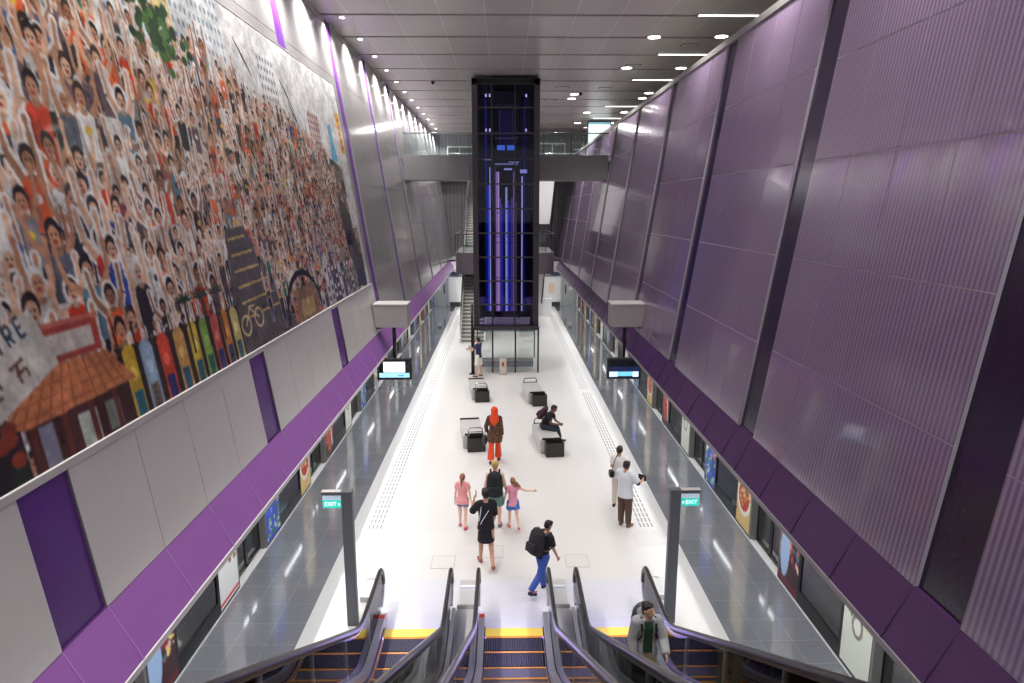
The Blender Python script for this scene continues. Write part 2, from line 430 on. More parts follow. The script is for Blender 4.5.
        if b > YN and b < YF:
            xd0, xd1 = (BX + .14, BX + .19); xa, xb = min(s * xd0, s * xd1), max(s * xd0, s * xd1)
            dr = MB()
            mid = (a + b) / 2
            d = struct(MB().box(xa + .015, xb - .015, a + .06, mid - .05, .06, 2.7).box(xa + .015, xb - .015, mid + .05, b - .06, .06, 2.7).build('door_%d' % (n + (0 if left else 40)), M_psd))
            for (c0, c1) in ((a, mid), (mid, b)):
                MB().box(xa, xb, c0, c0 + .07, .02, 2.75).box(xa, xb, c1 - .07, c1, .02, 2.75).box(xa, xb, c0, c1, .02, .1).box(xa, xb, c0, c1, 2.66, 2.75).build('door_frame', M_black, d)
            pm = MB()
            for yy in (a - .0, b - .06):
                pm.box(min(s * BX, s * (BX + .33)), max(s * BX, s * (BX + .19)), yy, yy + .06, .0, 2.78)
            pm.build('door_post', mat('psd_post', (140, 138, 134), .4, .3), d)
        k += 1
# white service rooms and end walls
ew = struct(MB().box(-5.6, 5.6, YF, YF + .3, 0, 3.4).build('wall_end', M_bright))
struct(MB().box(-5.4, 5.4, YF - .4, YF, 2.55, 2.8).build('trim_2', M_bright))
struct(MB().box(-6.4, 10.9, YE, YE + .3, 3.4, ZC + .2).build('wall_far_upper', grid_mat('ribbed_grey_cladding', (132, 130, 134), (100, 98, 104), .28, 2.4, .05, .03, rough=.4, axes=('X', 'Z'), metal=.2, noise=.12)))
struct(MB().box(-5.6, 5.6, YF, YE, 3.3, 3.4).build('ceiling_far_room', M_greycon))
for s, n in ((-1, 1), (1, 2)):
    c = s * 4.75
    d = struct(MB().rbox(c - .55, c + .55, YF - .06, YF, 0, 2.2, .01).build('door_%d' % (90 + n), M_grey_door))
    MB().box(c + s * -.28 - .05, c + s * -.28 + .05, YF - .09, YF - .06, .95, 1.6).build('door_handle', M_dkgrey, d)
    MB().box(c + s * .1 - .14, c + s * .1 + .14, YF - .075, YF - .06, 1.5, 1.72).build('door_sign', M_black, d)
    MB().box(c + s * .1 - .14, c + s * .1 + .14, YF - .075, YF - .06, 1.2, 1.45).build('door_notice', M_bright, d)
    sg = tag(MB().rbox(s * 3.75 - .38, s * 3.75 + .38, YF - .46, YF - .38, 2.3, 2.56, .01).build('direction_sign', mat('sign_navy', (50, 66, 88), .4)),
             'small dark wall sign above the far end wall, %s of the lift shaft' % ('left' if s < 0 else 'right'), 'sign')
    struct(MB().box(min(s * 2.9, s * 4.05), max(s * 2.9, s * 4.05), YF - .35, YF, 0, .35).build('baseboard_' + ('left' if s < 0 else 'right'), mat('dark_skirting', (60, 62, 66), .4)))
    struct(MB().box(min(s * 2.9, s * 4.05), max(s * 2.9, s * 4.05), YF - .34, YF, .35, 2.2).build('trim_end_%s' % ('left' if s < 0 else 'right'), M_bright))
MB_n = tag(MB().rbox(3.5 - .3, 3.5 + .1, YF - .38, YF - .35, 1.05, 1.75, .01).build('notice_panel', mat('orange_notice', (232, 196, 178), .4)), 'pale orange notice panel on the white end wall right of the lift', 'notice')

# mezzanine slab behind the camera
struct(MB().box(-3.4, 3.4, YN, -1.3, 5.55, 5.85).build('floor_mezzanine', M_white_floor))

# ------------------------------------------------------------------ ceiling fittings
M_lens = mat('downlight_lens', (255, 250, 240), .5, emit=14, ecol=(255, 248, 238))
M_lens2 = mat('strip_light_lens', (255, 252, 245), .5, emit=6, ecol=(255, 250, 244))
def disc_light(x, y, r, label, group, power, name='ceiling_downlight', blend=.6, size=115, tilt=0):
    t = thing(name, label, 'ceiling light', (x, y, ZC), 0, group)
    MB().tube([(0, 0, -.012), (0, 0, .03)], r * 1.15, 20).build('trim_ring', M_ch, t)
    MB().tube([(0, 0, -.016), (0, 0, -.012)], r, 20).build('lens', M_lens, t)
    if power:
        lamp('light_source', 'SPOT', (0, 0, -.05), power, parent=t, spot_size=radians(size), spot_blend=blend, shadow_soft_size=r * .9).rotation_euler = (0, radians(tilt), 0)
    return t
y = 21.3 - 2.6 * 9; i = 0
while y < 53:
    disc_light(-4.82, y, .075, 'small round white downlight in the long row along the left edge of the ceiling', 'downlights along the left ceiling edge', EXPO_WASH, 'wall_downlight', 1.0, 130, 14)
    y += 2.6
for y in (-1.5, 3.5, 8.5, 13.5, 18.5, 23.5, 28.5, 34.9, 36.3, 41.5, 46.5):
    disc_light(4.75 if y not in (34.9, 36.3) else 3.35, y, .2, 'large round downlight in the inner row above the right-hand wall', 'large downlights, inner row', (EXPO_FLOOR * (1.7 if y > 40 else 1)) if y not in (36.3,) else 500)
for y in (-1.5, 3.5, 8.5, 13.5, 18.5, 23.4, 28.5, 34.5, 36.1, 41.3, 46.5):
    disc_light(6.9, y, .2, 'large round downlight in the outer row beyond the right-hand wall top', 'large downlights, outer row', 0 )
for y in (5.5, 10.6, 15.8, 20.9, 26, 31, 38.9, 44, 49):
    t = thing('strip_ceiling_light', 'long white strip light set across the ceiling above the right wall top', 'ceiling light', (6.38, y, ZC), 0, 'strip lights across the right of the ceiling')
    MB().rbox(-.95, .95, -.09, .09, -.02, .03, .008).build('housing', M_ch, t)
    MB().box(-.92, .92, -.065, .065, -.026, -.02).build('diffuser', M_lens2, t)
for x, y in ((6.2, 24.6), (4.9, 28.0), (4.6, 33.2), (2.6, 33.0), (2.3, 36.8)):
    t = thing('ceiling_hatch', 'small dark-edged access hatch in the metal ceiling', 'hatch', (x, y, ZC), 0, 'access hatches in the ceiling')
    MB().box(-.3, .3, -.22, .22, -.008, .0).build('hatch_rim', M_slot, t)
    MB().box(-.27, .27, -.19, .19, -.014, -.008).build('hatch_leaf', M_ceiling, t)
for x, y, l in ((-3.2, 31.5, 'left'), (3.6, 34.5, 'right')):
    t = thing('dome_camera', 'small black dome camera on the ceiling %s of the lift shaft' % l, 'security camera', (x, y, ZC))
    MB().tube([(0, 0, 0), (0, 0, -.06)], .08, 16).build('mount', M_dkgrey, t)
    MB().ell((0, 0, -.07), (.07, .07, .07)).build('dome', M_black, t, True)
# lights under the soffits, over the platform edges
for s in (-1, 1):
    t = thing('platform_edge_light', 'long slim light under the %s fascia, above the platform doors' % ('left' if s < 0 else 'right'), 'light', (s * 4.35, 23, 2.74))
    MB().box(-.05, .05, -26, 26, -.02, .0).build('light_housing', M_lip, t)
    l = lamp('light_source', 'AREA', (0, 0, -.03), 520, (.95, .98, 1), t, shape='RECTANGLE', size=.08, size_y=52)

# ------------------------------------------------------------------ lift shaft
def lift_shaft():
    X0, X1, Y0, Y1 = -1.45, 1.41, 29.9, 32.6; ZB = 2.02; ZT = 12.45
    t = thing('lift_shaft', 'tall dark-framed glass lift shaft with glowing violet and blue reflections, rising to the ceiling', 'lift shaft', (0, 0, 0))
    fm = M_dkgrey = mat('shaft_frame_metal', (64, 60, 64), .45, .4)
    w_ = .24
    for x in (X0, X1 - w_):
        for y in (Y0, Y1 - w_): MB().box(x, x + w_, y, y + w_, 1.95, ZT).build('corner_post', fm, t)
    for x in (X0 + .02, X1 - .08):
        MB().box(x, x + .06, Y1 - .1, Y1 - .04, 0, 1.95).build('base_post', fm, t)
    for x in (-.62, .36):
        MB().box(x - .025, x + .025, Y0 + .02, Y0 + .08, ZB, ZT).build('mullion', M_black, t)
    z = ZB + .95
    zs = []
    while z < ZT: zs.append(z); z += 1.04
    for z in zs: MB().box(X0 + w_, X1 - w_, Y0 + .0, Y0 + .07, z - .03, z + .03).build('transom', fm, t)
    MB().box(X0, X1, Y0, Y1, ZT - .25, ZT).build('shaft_cap', M_black, t)
    MB().box(X0, X1, Y0 - .05, Y0 + .3, 1.82, 2.04).build('lintel_beam', fm, t)
    MB().box(X0 + w_, X1 - w_, Y0 + .04, Y0 + .055, ZB, ZT - .25).build('front_glass', glass('shaft_glass', (205, 200, 228), .012, rough=.01), t)
    dk = mat('shaft_dark_lining', (8, 6, 18), .35)
    MB().box(X0 + .1, X1 - .1, Y1 - .1, Y1 - .05, 2.0, ZT - .25).build('back_lining', dk, t)
    MB().box(X0 + .06, X0 + .1, Y0 + w_, Y1 - w_, 2.0, ZT - .25).build('side_lining', dk, t)
    MB().box(X1 - .1, X1 - .06, Y0 + w_, Y1 - w_, 2.0, ZT - .25).build('side_lining', dk, t)
    # coloured reflections, put in as glowing strips on the rear lining
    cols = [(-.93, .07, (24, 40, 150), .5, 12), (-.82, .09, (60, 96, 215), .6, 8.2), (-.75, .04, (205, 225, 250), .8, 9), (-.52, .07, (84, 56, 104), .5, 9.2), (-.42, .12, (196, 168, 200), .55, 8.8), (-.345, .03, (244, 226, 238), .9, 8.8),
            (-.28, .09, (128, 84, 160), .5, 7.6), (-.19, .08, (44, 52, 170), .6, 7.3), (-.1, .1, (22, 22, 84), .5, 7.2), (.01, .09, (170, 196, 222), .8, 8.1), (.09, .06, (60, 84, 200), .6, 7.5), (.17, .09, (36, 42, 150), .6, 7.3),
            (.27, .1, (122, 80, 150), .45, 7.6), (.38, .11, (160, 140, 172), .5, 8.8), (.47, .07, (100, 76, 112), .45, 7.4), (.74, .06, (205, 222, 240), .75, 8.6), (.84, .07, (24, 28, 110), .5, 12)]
    for z in (10.35, 11.75):
        for x in (-.86, -.7, .84): MB().box(x - .03, x + .03, Y0 + .3, Y0 + .33, z, z + .12).build('shaft_reflection', mat('shaft_reflection', (235, 240, 255), .4, emit=1.5), t)  # small reflected lights, put in as glowing blocks
    for x in (-.3, .3): MB().box(x - .02, x + .02, Y1 - .13, Y1 - .1, 9.9, 11.6).build('reflected_glow', mat('faint_violet', (96, 70, 130), .4, emit=.35), t)  # weaker upper part of the reflections, also put in as glow
    MB().box(-.28, .28, Y1 - .12, Y1 - .1, 9.7, 11.5).build('reflected_glow_panel', mat('faint_blue', (30, 30, 80), .4, emit=.35), t)
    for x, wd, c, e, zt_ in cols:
        MB().box(x - wd / 2, x + wd / 2, Y1 - .13, Y1 - .105, 2.3, zt_).build('reflected_glow', mat('strip_glow_%d_%d_%d' % c, c, .4, emit=e * 1.3, ecol=c), t)
    for z in (3.9, 5.55, 5.85, 6.95):
        MB().box(-.55, .52, Y1 - .2, Y1 - .17, z - .015, z + .015).build('guide_bar', M_steel, t)
    for x in (-.64, -.6, .58, .62):
        MB().box(x - .02, x + .02, Y1 - .4, Y1 - .34, 2.0, ZT - .3).build('guide_rail', M_black, t)
    return t
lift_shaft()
# lift car up in the shaft
t = thing('lift_car', 'dark lift car with small blue lamps high inside the glass shaft', 'lift car', (0, 31.3, 9.0))
MB().rbox(-.62, .62, -.7, .7, 0, .16, .01).build('car_floor', M_black, t)
MB().box(-.5, .5, -.73, -.7, .02, .05).box(.1, .55, -.73, -.7, .1, .13).box(.6, .9, -.74, -.7, -.35, -.2).box(-.1, .25, -.74, -.7, -.22, -.14).box(-.95, -.6, -.74, -.7, .2, .23).build('under_lamp', mat('under_lamp', (190, 205, 240), .4, emit=.9), t)
MB().rbox(-.62, .62, -.7, .7, 2.5, 3.05, .01).build('car_roof', M_black, t)
MB().box(-.62, -.56, -.7, .7, .16, 2.5).box(.56, .62, -.7, .7, .16, 2.5).build('car_side', mat('car_side_glass', (30, 28, 60), .1), t)
MB().box(-.4, -.06, -.72, -.69, .62, .82).box(.04, .4, -.72, -.69, .62, .82).build('blue_lamp', mat('blue_lamp', (90, 150, 240), .4, emit=.9), t)
MB().box(-.5, .5, -.71, -.68, 1.1, 1.13).box(-.5, .5, -.71, -.68, 2.4, 2.43).build('handrail', M_steel, t)
for x in (-.95, .95):
    pass
# glass screen at the lift foot
t = thing('glass_screen', 'black-posted glass screen standing at the foot of the lift shaft', 'glass screen', (0, 29.45, 0))
for x in (-1.45, -.62, .38, 1.38):
    MB().rbox(x - .035, x + .035, -.04, .04, 0, 2.02, .005).build('post', M_black, t)
MB().rbox(-1.49, 1.42, -.05, .05, 1.93, 2.05, .005).build('top_rail', mat('shaft_frame_metal', (0, 0, 0)), t)
MB().box(-1.42, -.66, -.008, .008, .1, 1.92).box(-.58, .34, -.008, .008, .1, 1.92).box(.42, 1.34, -.008, .008, .1, 1.92).build('pane', M_clear, t)
t = thing('lift_lobby_wall', 'low barrier with painted pale blue reflection and dark blue foot behind the glass screen', 'partition', (0, 30.2, 0))
MB().box(-1.2, 1.2, -.012, 0, 1.7, 1.84).build('cyan_reflection', mat('pale_cyan', (190, 232, 236), .3), t)  # reflection on the glass edge, put in as a pale cyan strip
MB().box(-1.2, 1.2, -.03, .06, .36, .5).build('rail', M_greycon, t)
MB().box(-1.2, 1.2, -.02, .06, .08, .36).build('foot_panel', mat('deep_blue', (36, 34, 84), .2), t)
t = thing('easel_sign', 'small beige notice stand in front of the glass screen', 'notice stand', (-.17, 29.1, 0), 0)
MB().rbox(-.15, .15, -.02, .02, .03, .75, .01).build('board', mat('beige_board', (206, 196, 184), .5), t)
MB().box(-.05, .06, -.026, -.02, .36, .56).build('red_mark', mat('brick_red', (170, 70, 50), .5), t)
MB().box(-.16, .16, -.12, .12, 0, .03).build('foot', M_greycon, t)
t = thing('pole_stand', 'slim dark post rising beside the man at the lift screen', 'post', (-1.5, 29.2, 0))
MB().tube([(0, 0, .02), (0, 0, 3.1)], .06, 12).build('pole', M_black, t, True)
MB().tube([(0, 0, 0), (0, 0, .03)], .16, 20).build('base', M_black, t)

# ------------------------------------------------------------------ footbridge
t = thing('footbridge', 'grey footbridge with glass balustrade crossing high behind the lift shaft', 'bridge', (0, 32.9, 8.45))
hw = WX(9) - .03
xs = [-hw, -3.1, -1.7, 1.75, 3.05, hw]
for a, b in zip(xs, xs[1:]):
    MB().rbox(a + .008, b - .008, 0, .06, 0, 1.12, .004).build('fascia_panel', mat('bridge_grey', (128, 126, 126), .4, .2), t)
    MB().box(a + .02, b - .02, .06, .075, 1.12, 2.1).build('glass_pane', M_rail_glass, t)
MB().box(-hw, hw, .06, 2.4, .02, .3).build('deck_underside', M_greycon, t)
MB().box(-hw, hw, .06, 2.4, .9, 1.1).build('deck', M_greycon, t)
MB().tube([(-hw, .07, 2.12), (hw, .07, 2.12)], .03, 8).build('handrail', M_steel, t, True)
for x in xs[1:-1]: MB().box(x - .015, x + .015, .075, .11, 1.12, 2.12).build('post', M_dkgrey, t)
for x in (-3.2, 3.2):  # fill lamps added to brighten the far end beyond the bridge
    u = thing('far_fill_light', 'added fill light behind the footbridge, %s of the lift shaft' % ('left' if x < 0 else 'right'), 'ceiling light', (x, 43, ZC - .01))
    MB().box(-.8, .8, -.28, .28, -.03, 0).build('light_housing', M_lip, u)
    lamp('light_source', 'AREA', (0, 0, -.04), 190, (1, .98, .96), u, shape='RECTANGLE', size=1.5, size_y=.5)
# upper concourse beyond the bridge
struct(MB().box(-.9, 5.0, 47.0, YE, 9.2, 9.6).box(-4.9, -.9, 53.05, YE, 9.2, 9.6).build('floor_upper_concourse', M_greycon))
t = thing('glass_balustrade', 'distant glass balustrade along the upper concourse edge beyond the bridge', 'balustrade', (0, 47.0, 9.6))
for x in range(-4, 5, 2):
    MB().box(x - .96, x + .96, 0, .012, .05, 1.05).build('glass_pane', M_rail_glass, t)
    MB().box(x - 1.0, x - .97, -.01, .03, 0, 1.1).build('post', M_steel2, t)
MB().tube([(-4.9, 0, 1.1), (4.9, 0, 1.1)], .025, 8).build('handrail', M_steel, t, True)
t = thing('lightbox_sign', 'bright white lightbox panel above the far right end of the bridge', 'lightbox', (6.0, 45, 11.05))
MB().rbox(-.78, .75, 0, .12, 0, 1.5, .01).build('frame', M_dkgrey, t)
MB().box(-.7, .68, -.01, 0, .06, 1.42).build('lit_panel', mat('lit_panel', (235, 250, 252), .4, emit=1.1), t)
MB().box(-.7, .68, -.015, -.01, 1.28, 1.42).build('header_strip', mat('lit_cyan', (150, 210, 220), .4, emit=.5), t)
t = thing('lobby_screen', 'pale glazed screen with bright frame on the far upper concourse right of the shaft', 'glazed screen', (2.9, 50.5, 9.6))
MB().box(-1.4, 1.4, 0, .02, 0, 2.0).build('pane', M_rail_glass, t)
for x in (-1.4, -.5, .5, 1.4): MB().box(x - .03, x + .03, -.02, .04, 0, 2.1).build('post', M_bright, t)
MB().box(-1.4, 1.4, -.02, .04, 2.0, 2.1).build('top_rail', M_bright, t)
t = dup(t, (-2.9, 53.4, 9.6), label='pale glazed screen with bright frame on the far upper concourse left of the shaft')

# ------------------------------------------------------------------ stairs and landing behind the shaft
def flight(name, label, x0, x1, ya, za, yb, zb, loc):
    t = thing(name, label, 'staircase', loc)
    n = max(3, int(round((zb - za) / .17))); dy = (yb - ya) / n; dz = (zb - za) / n
    tr = MB(); rs = MB()
    for i in range(n):
        y0 = ya + i * dy; z0 = za + i * dz
        tr.box(x0, x1, y0 - .02, y0 + dy, z0 + dz - .04, z0 + dz)
        rs.box(x0 + .01, x1 - .01, y0 + .01, y0 + .03, z0, z0 + dz - .04)
    tr.build('treads', mat('stair_tread', (206, 203, 198), .5), t); rs.build('risers', mat('stair_riser', (150, 146, 142), .6), t)
    for x in (x0 - .08, x1):
        MB().prism_x([(ya - .1, za - .05 if za > .1 else 0), (ya - .1, za + .25), (yb, zb + .25), (yb, zb - .2)], x, x + .08).build('stringer', M_bright, t)
    MB().prism_x([(ya, za + .3), (yb, zb + .3), (yb, zb + 1.0), (ya, za + 1.0)], x0 - .05, x0 - .035).build('glass_pane', M_rail_glass, t)
    for x in (x0 - .04, x1 + .04):
        MB().tube([(x, ya - .3, za + 1.0), (x, ya, za + 1.02), (x, yb, zb + 1.02)], .03, 8).build('handrail', M_steel, t, True)
    for i in range(0, n, 4):
        MB().box(x0 - .055, x0 - .025, ya + i * dy, ya + i * dy + .03, za + i * dz + .2, za + i * dz + 1.0).build('baluster', M_steel, t)
    return t
flight('staircase', 'pale staircase rising from the platform to the curved landing behind the lift shaft', -2.45, -1.2, 36.4, 0, 41.2, 3.28, (0, 0, 0))
flight('staircase', 'upper flight of pale stairs climbing from the landing to the concourse behind the shaft', -2.65, -1.4, 45.05, 4.66, 53.0, 9.5, (0, 0, 0))
t = thing('stair_landing', 'rounded grey stair landing sticking out on both sides of the lift shaft', 'landing', (0, 0, 0))
Lx0, Lx1, Ly0, Ly1 = -2.88, 2.8, 39.2, 44.98
def rounded(z0, z1, inset=0):
    r = .5; pts = []
    for cx_, cy_, a0 in ((Lx1 - r, Ly0 + r, -90), (Lx1 - r, Ly1 - r, 0), (Lx0 + r, Ly1 - r, 90), (Lx0 + r, Ly0 + r, 180)):
        for k in range(7):
            a = radians(a0 + 15 * k); pts.append((cx_ + (r - inset) * cos(a), cy_ + (r - inset) * sin(a)))
    n = len(pts)
    return MB().add([(x, y, z0) for x, y in pts] + [(x, y, z1) for x, y in pts], [tuple(reversed(range(n))), tuple(range(n, 2 * n))] + [(i, (i + 1) % n, (i + 1) % n + n, i + n) for i in range(n)]), pts
g, pts = rounded(3.42, 4.64); g.build('landing_slab', mat('landing_plum_grey', (112, 105, 110), .4, .2), t)
MB().tube([(x, y, 5.69) for x, y in pts], .03, 8, closed=True).build('handrail', M_dkgrey, t, True)
for x, y in pts[::3]: MB().box(x - .02, x + .02, y - .02, y + .02, 4.64, 5.69).build('post', M_dkgrey, t)
MB().box(Lx0 + .5, Lx1 - .5, Ly0 + .02, Ly0 + .03, 4.7, 5.6).build('glass_pane', M_rail_glass, t)
t = thing('wall_fin', 'white wall fin with a slanting dark edge under the bridge right of the shaft', 'wall fin', (2.2, 42.5, 0))
MB().prism_y([(-.5, 6.1), (-.5, 9.2), (1.05, 9.2), (.72, 6.1)], 3, 3.4).build('fin_panel', M_bright, t)
MB().prism_y([(.72, 5.2), (1.05, 9.2), (1.2, 9.2), (.82, 5.2)], 2.9, 3.4).build('fin_edge', M_black, t)
t = thing('stair_handrail_wall', 'white stair wall with dark slanting handrail at the right of the far lift foot', 'stair wall', (2.0, 45.2, 0))
MB().prism_y([(-.4, 0), (-.4, 3.2), (.62, 3.2), (.45, 1.2), (1.1, 1.2), (1.1, 0)], 0, .2).build('wall_panel', M_bright, t)
MB().tube([(.62, -.05, 3.2), (.42, -.05, .9)], .04, 8).build('handrail', M_black, t, True)
t = thing('litter_bin', 'small black bin by the far end of the lift shaft', 'bin', (1.72, 41.5, 0))
MB().tube([(0, 0, 0), (0, 0, .8)], .22, 16).build('bin_body', M_black, t); MB().tube([(0, 0, .8), (0, 0, .86)], .24, 16).build('bin_lid', M_dkgrey, t)

# ------------------------------------------------------------------ escalators
M_step = mat('escalator_step_metal', (92, 90, 98), .45, .2, noise=.1, nscale=30)
M_yellow = mat('yellow_safety_line', (246, 218, 84), .5)
M_orange = mat('orange_step_line', (226, 150, 50), .5)
M_plate = grid_mat('landing_plate_metal', (212, 212, 219), (194, 194, 202), .6, .055, .004, .012, rough=.35, metal=.0, noise=.04)
TI = .577; YK = 9.25      # slope and the place where the steps start to climb
def zs_(y): return 0 if y >= YK else (YK - y) * TI
def profile(h, y0, y1, n=60, soft=.7):
    out = []
    for i in range(n + 1):
        y = y0 + (y1 - y0) * i / n
        d = (YK - y)
        z = 0 if d < -soft / 2 else (TI * d if d > soft / 2 else TI * (d + soft / 2) ** 2 / (2 * soft))
        out.append((y, z + h))
    return out
YTOP = -.6
def escalator(x, label, down):
    t = thing('escalator', label, 'escalator', (x, 0, 0), 0, None)
    MB().box(-.85, .85, 10.66, 12.27, -.01, .012).build('landing_plate', M_plate, t)
    MB().rbox(-.5, .5, 10.46, 10.68, .0, .022, .004).build('comb_plate', M_yellow, t)
    # steps
    y = 10.46; i = 0
    while y > YTOP:
        y1 = y - .4
        z = profile(0, y1 + .2, y1 + .21, 1)[0][1]; zb = profile(0, y1 - .2, y1 - .19, 1)[0][1]
        st = MB().box(-.495, .495, y1, y, z - .03, z).box(-.495, .495, y1 - .004, y1 + .02, z, max(zb - .03, z + .001))
        for g in range(24): st.box(-.48 + g * .04, -.462 + g * .04, y1 + .035, y - .01, z, z + .006)
        so = st.build('step', M_step, t)
        MB().box(-.495, .495, y - .0, y + .004, z - .025, z + .003).box(-.495, .495, y - .035, y, z, z + .009).build('yellow_line', M_orange, so)
        y = y1; i += 1
    for s in (-1, 1):
        nm = 'left' if s < 0 else 'right'
        # skirt and inner deck with its rounded nose
        a = profile(.28, 10.72, YTOP); lo = profile(-.12, 10.72, YTOP)
        nose = [(10.72 + .13 * sin(radians(q)), .15 + .13 * cos(radians(q)) + .0) for q in (15, 40, 65, 90, 115, 140, 165)]
        poly = a[::-1] + nose + [(10.72, 0.02)] + lo[1:]
        xa, xb = sorted((s * .503, s * .60))
        dk = MB().prism_x(poly, xa, xb).build('inner_deck', M_steel2, t)
        st = MB()
        pr = profile(.17, 10.5, YTOP); pl = profile(.145, 10.5, YTOP)
        st.prism_x(pr + pl[::-1], min(s * .485, s * .503), max(s * .485, s * .503)); st.build('brush_strip', M_black, dk)
        pr = profile(.06, 10.46, YTOP); pl = profile(.03, 10.46, YTOP)
        MB().prism_x(pr + pl[::-1], min(s * .497, s * .503), max(s * .497, s * .503)).build('yellow_skirt_line', M_orange, dk)
        if (s < 0):
            MB().rbox(s * .598, s * .508, 10.60, 10.70, .276, .284, .002).build('red_sticker', mat('red_sticker', (214, 60, 54), .4), dk)
            MB().rbox(s * .598, s * .508, 10.70, 10.76, .27, .2835, .002).build('white_sticker', M_bright, dk)
        # handrail: loop at the newel then along the deck
        top = profile(.97, 10.85, YTOP)
        R0 = .34; cz = .63
        arc = [(10.85 + R0 * sin(radians(q)), cz + R0 * cos(radians(q))) for q in range(96, 0, -12)]
        hx = s * .615
        low_arc = [(10.85 + (R0 - .01) * sin(radians(q)), cz + (R0 - .01) * cos(radians(q))) for q in range(168, 84, -12)]
        MB().tube([(hx, yy, zz) for yy, zz in low_arc], .028, 10, up=(1, 0, 0)).build('newel_guide', M_steel2, t, True)
        MB().tube([(hx, yy, zz) for yy, zz in arc + top], .056, 12, ry=.036, up=(1, 0, 0)).build('handrail', M_rubber, t, True)
        g = profile(.93, 10.85, YTOP); gb = profile(.27, 10.85, YTOP)
        arc2 = [(10.85 + (R0 - .03) * sin(radians(q)), cz + (R0 - .03) * cos(radians(q))) for q in range(0, 172, 12)]
        gp = MB().prism_x(g[::-1] + arc2[1:] + gb, min(hx - .006, hx + .006), max(hx - .006, hx + .006)).build('glass_balustrade', M_rail_glass, t)
        # rail track under the rubber
        tr1 = profile(.935, 10.8, YTOP); tr2 = profile(.915, 10.8, YTOP)
        MB().prism_x(tr1 + tr2[::-1], min(hx - .02, hx + .02), max(hx - .02, hx + .02)).build('handrail_track', M_steel, t)
        yj = 9.9
        while yj > 0:
            zz = profile(0, yj, yj + .01, 1)[0][1]
            MB().box(hx - .0065, hx + .0065, yj - .003, yj + .003, zz + .27, zz + .92).build('glass_joint', M_steel2, gp); yj -= 1.5
        # outer deck
        oa = profile(.28, 10.9, YTOP); ob = profile(.12, 10.9, YTOP); ob = [(p[0], max(p[1], 0.0)) for p in ob]
        xa, xb = sorted((s * .63, s * .70))
        MB().prism_x(oa + ob[::-1], xa, xb).build('outer_deck', M_steel2, t)
        # blue lamps of the comb
        MB().ell((s * .49, 10.3, .1), (.01, .03, .015)).build('comb_lamp', mat('blue_comb_lamp', (120, 120, 255), .4, emit=5), t)
        lamp('comb_light', 'POINT', (s * .15, 10.25, .45), 9, (.4, .33, 1), t, shadow_soft_size=.3)
    MB().box(-.5, .5, 10.68, 10.72, -.3, .01).build('comb_edge', M_dkgrey, t)
    tr = profile(-.25, 10.6, YTOP); tl = profile(-1.0, 10.6, YTOP)
    MB().prism_x(tr + tl[::-1], -.5, .5).build('truss', M_greycon, t)
    return t
escalator(0, 'middle escalator of three, empty, its steps running down between two glass balustrades', True)
escalator(-1.715, 'empty escalator nearest the left exit totem, with a black handrail and glass sides', True)
escalator(1.715, 'escalator carrying the man in a grey hooded jacket beside the right exit totem', True)
for s, l in ((-1, 'left'), (1, 'right')):
    t = thing('newel_cover', 'small stainless cover on the floor outside the %s-hand escalator newel' % l, 'cover', (s * 2.74, 11.85, 0))
    MB().prism_x([(-.3, 0), (-.3, .1), (.2, .16), (.32, .12), (.32, 0)], -.1, .1).build('cover_sheet', M_steel2, t)
    MB().box(-.09, .09, -.28, .18, .161, .165).build('cover_lid', M_bright, t) if 0 else None
    t = thing('escalator_infill', 'stainless infill deck between the middle and the %s escalator' % l, 'deck', (s * .8575, 0, 0))
    a = profile(.22, 10.95, YTOP); b = [(p[0], max(p[1] - .7, 0)) for p in a]
    MB().prism_x(a + b[::-1], -.15, .15).build('deck_sheet', mat('infill_sheet', (226, 226, 226), .3, .5), t)
    a2 = profile(.232, 9.7, YTOP); b2 = profile(.2, 9.7, YTOP)
    MB().prism_x(a2 + b2[::-1], -.012, .012).build('centre_ridge', M_bright, t)
    MB().prism_x([(10.95, 0), (10.95, .22), (11.02, .24), (11.12, .2), (11.12, 0)], -.15, .15).build('nose_cover', M_greycon, t)
    MB().box(-.145, .145, 11.9, 11.96, .05, .08).build('cross_bar', M_bright, t)
    MB().box(-.15, .15, 11.12, 12.2, 0, .05).build('floor_cover', mat('infill_sheet', (190, 190, 190)), t)

# ------------------------------------------------------------------ exit totems
M_teal = mat('exit_teal', (60, 205, 190), .4, emit=.55, ecol=(50, 205, 190))
M_lilac = mat('sign_lilac', (196, 206, 226), .4, emit=.45)
M_exit_txt = mat('exit_letters', (250, 255, 252), .4, emit=.9)
for s in (-1, 1):
    t = thing('exit_totem', 'tall charcoal totem with a green EXIT sign standing %s of the escalators' % ('left' if s < 0 else 'right'), 'sign post', (s * 2.8 - (.02 if s < 0 else .05), 10.8, 0))
    MB().rbox(-.09, .09, 0, .13, 0, 2.5, .006).build('post', M_totem, t)
    MB().rbox(*sorted((s * .09, s * .42)), .0, .1, 2.44, 2.5, .004).build('arm', M_totem, t)
    MB().rbox(*sorted((s * .09, s * .42)), -.003, .103, 2.5, 2.507, .002).build('arm_cap', M_lip, t)
    sg = MB().box(*sorted((s * .1, s * .41)), .04, .07, 2.2, 2.44).build('sign_panel', M_lilac, t)
    MB().box(*sorted((s * .1, s * .41)), .034, .04, 2.2, 2.345).build('green_field', M_teal, sg)
    text_mesh('lettering', 'EXIT', .1, M_exit_txt, (s * .275, .03, 2.272), (radians(90), 0, 0), sg)
    ax = s * .135
    MB().add([(ax - .018, .031, 2.25), (ax + .018, .031, 2.25), (ax, .031, 2.3)], [(0, 1, 2)]).build('arrow', M_exit_txt, sg)

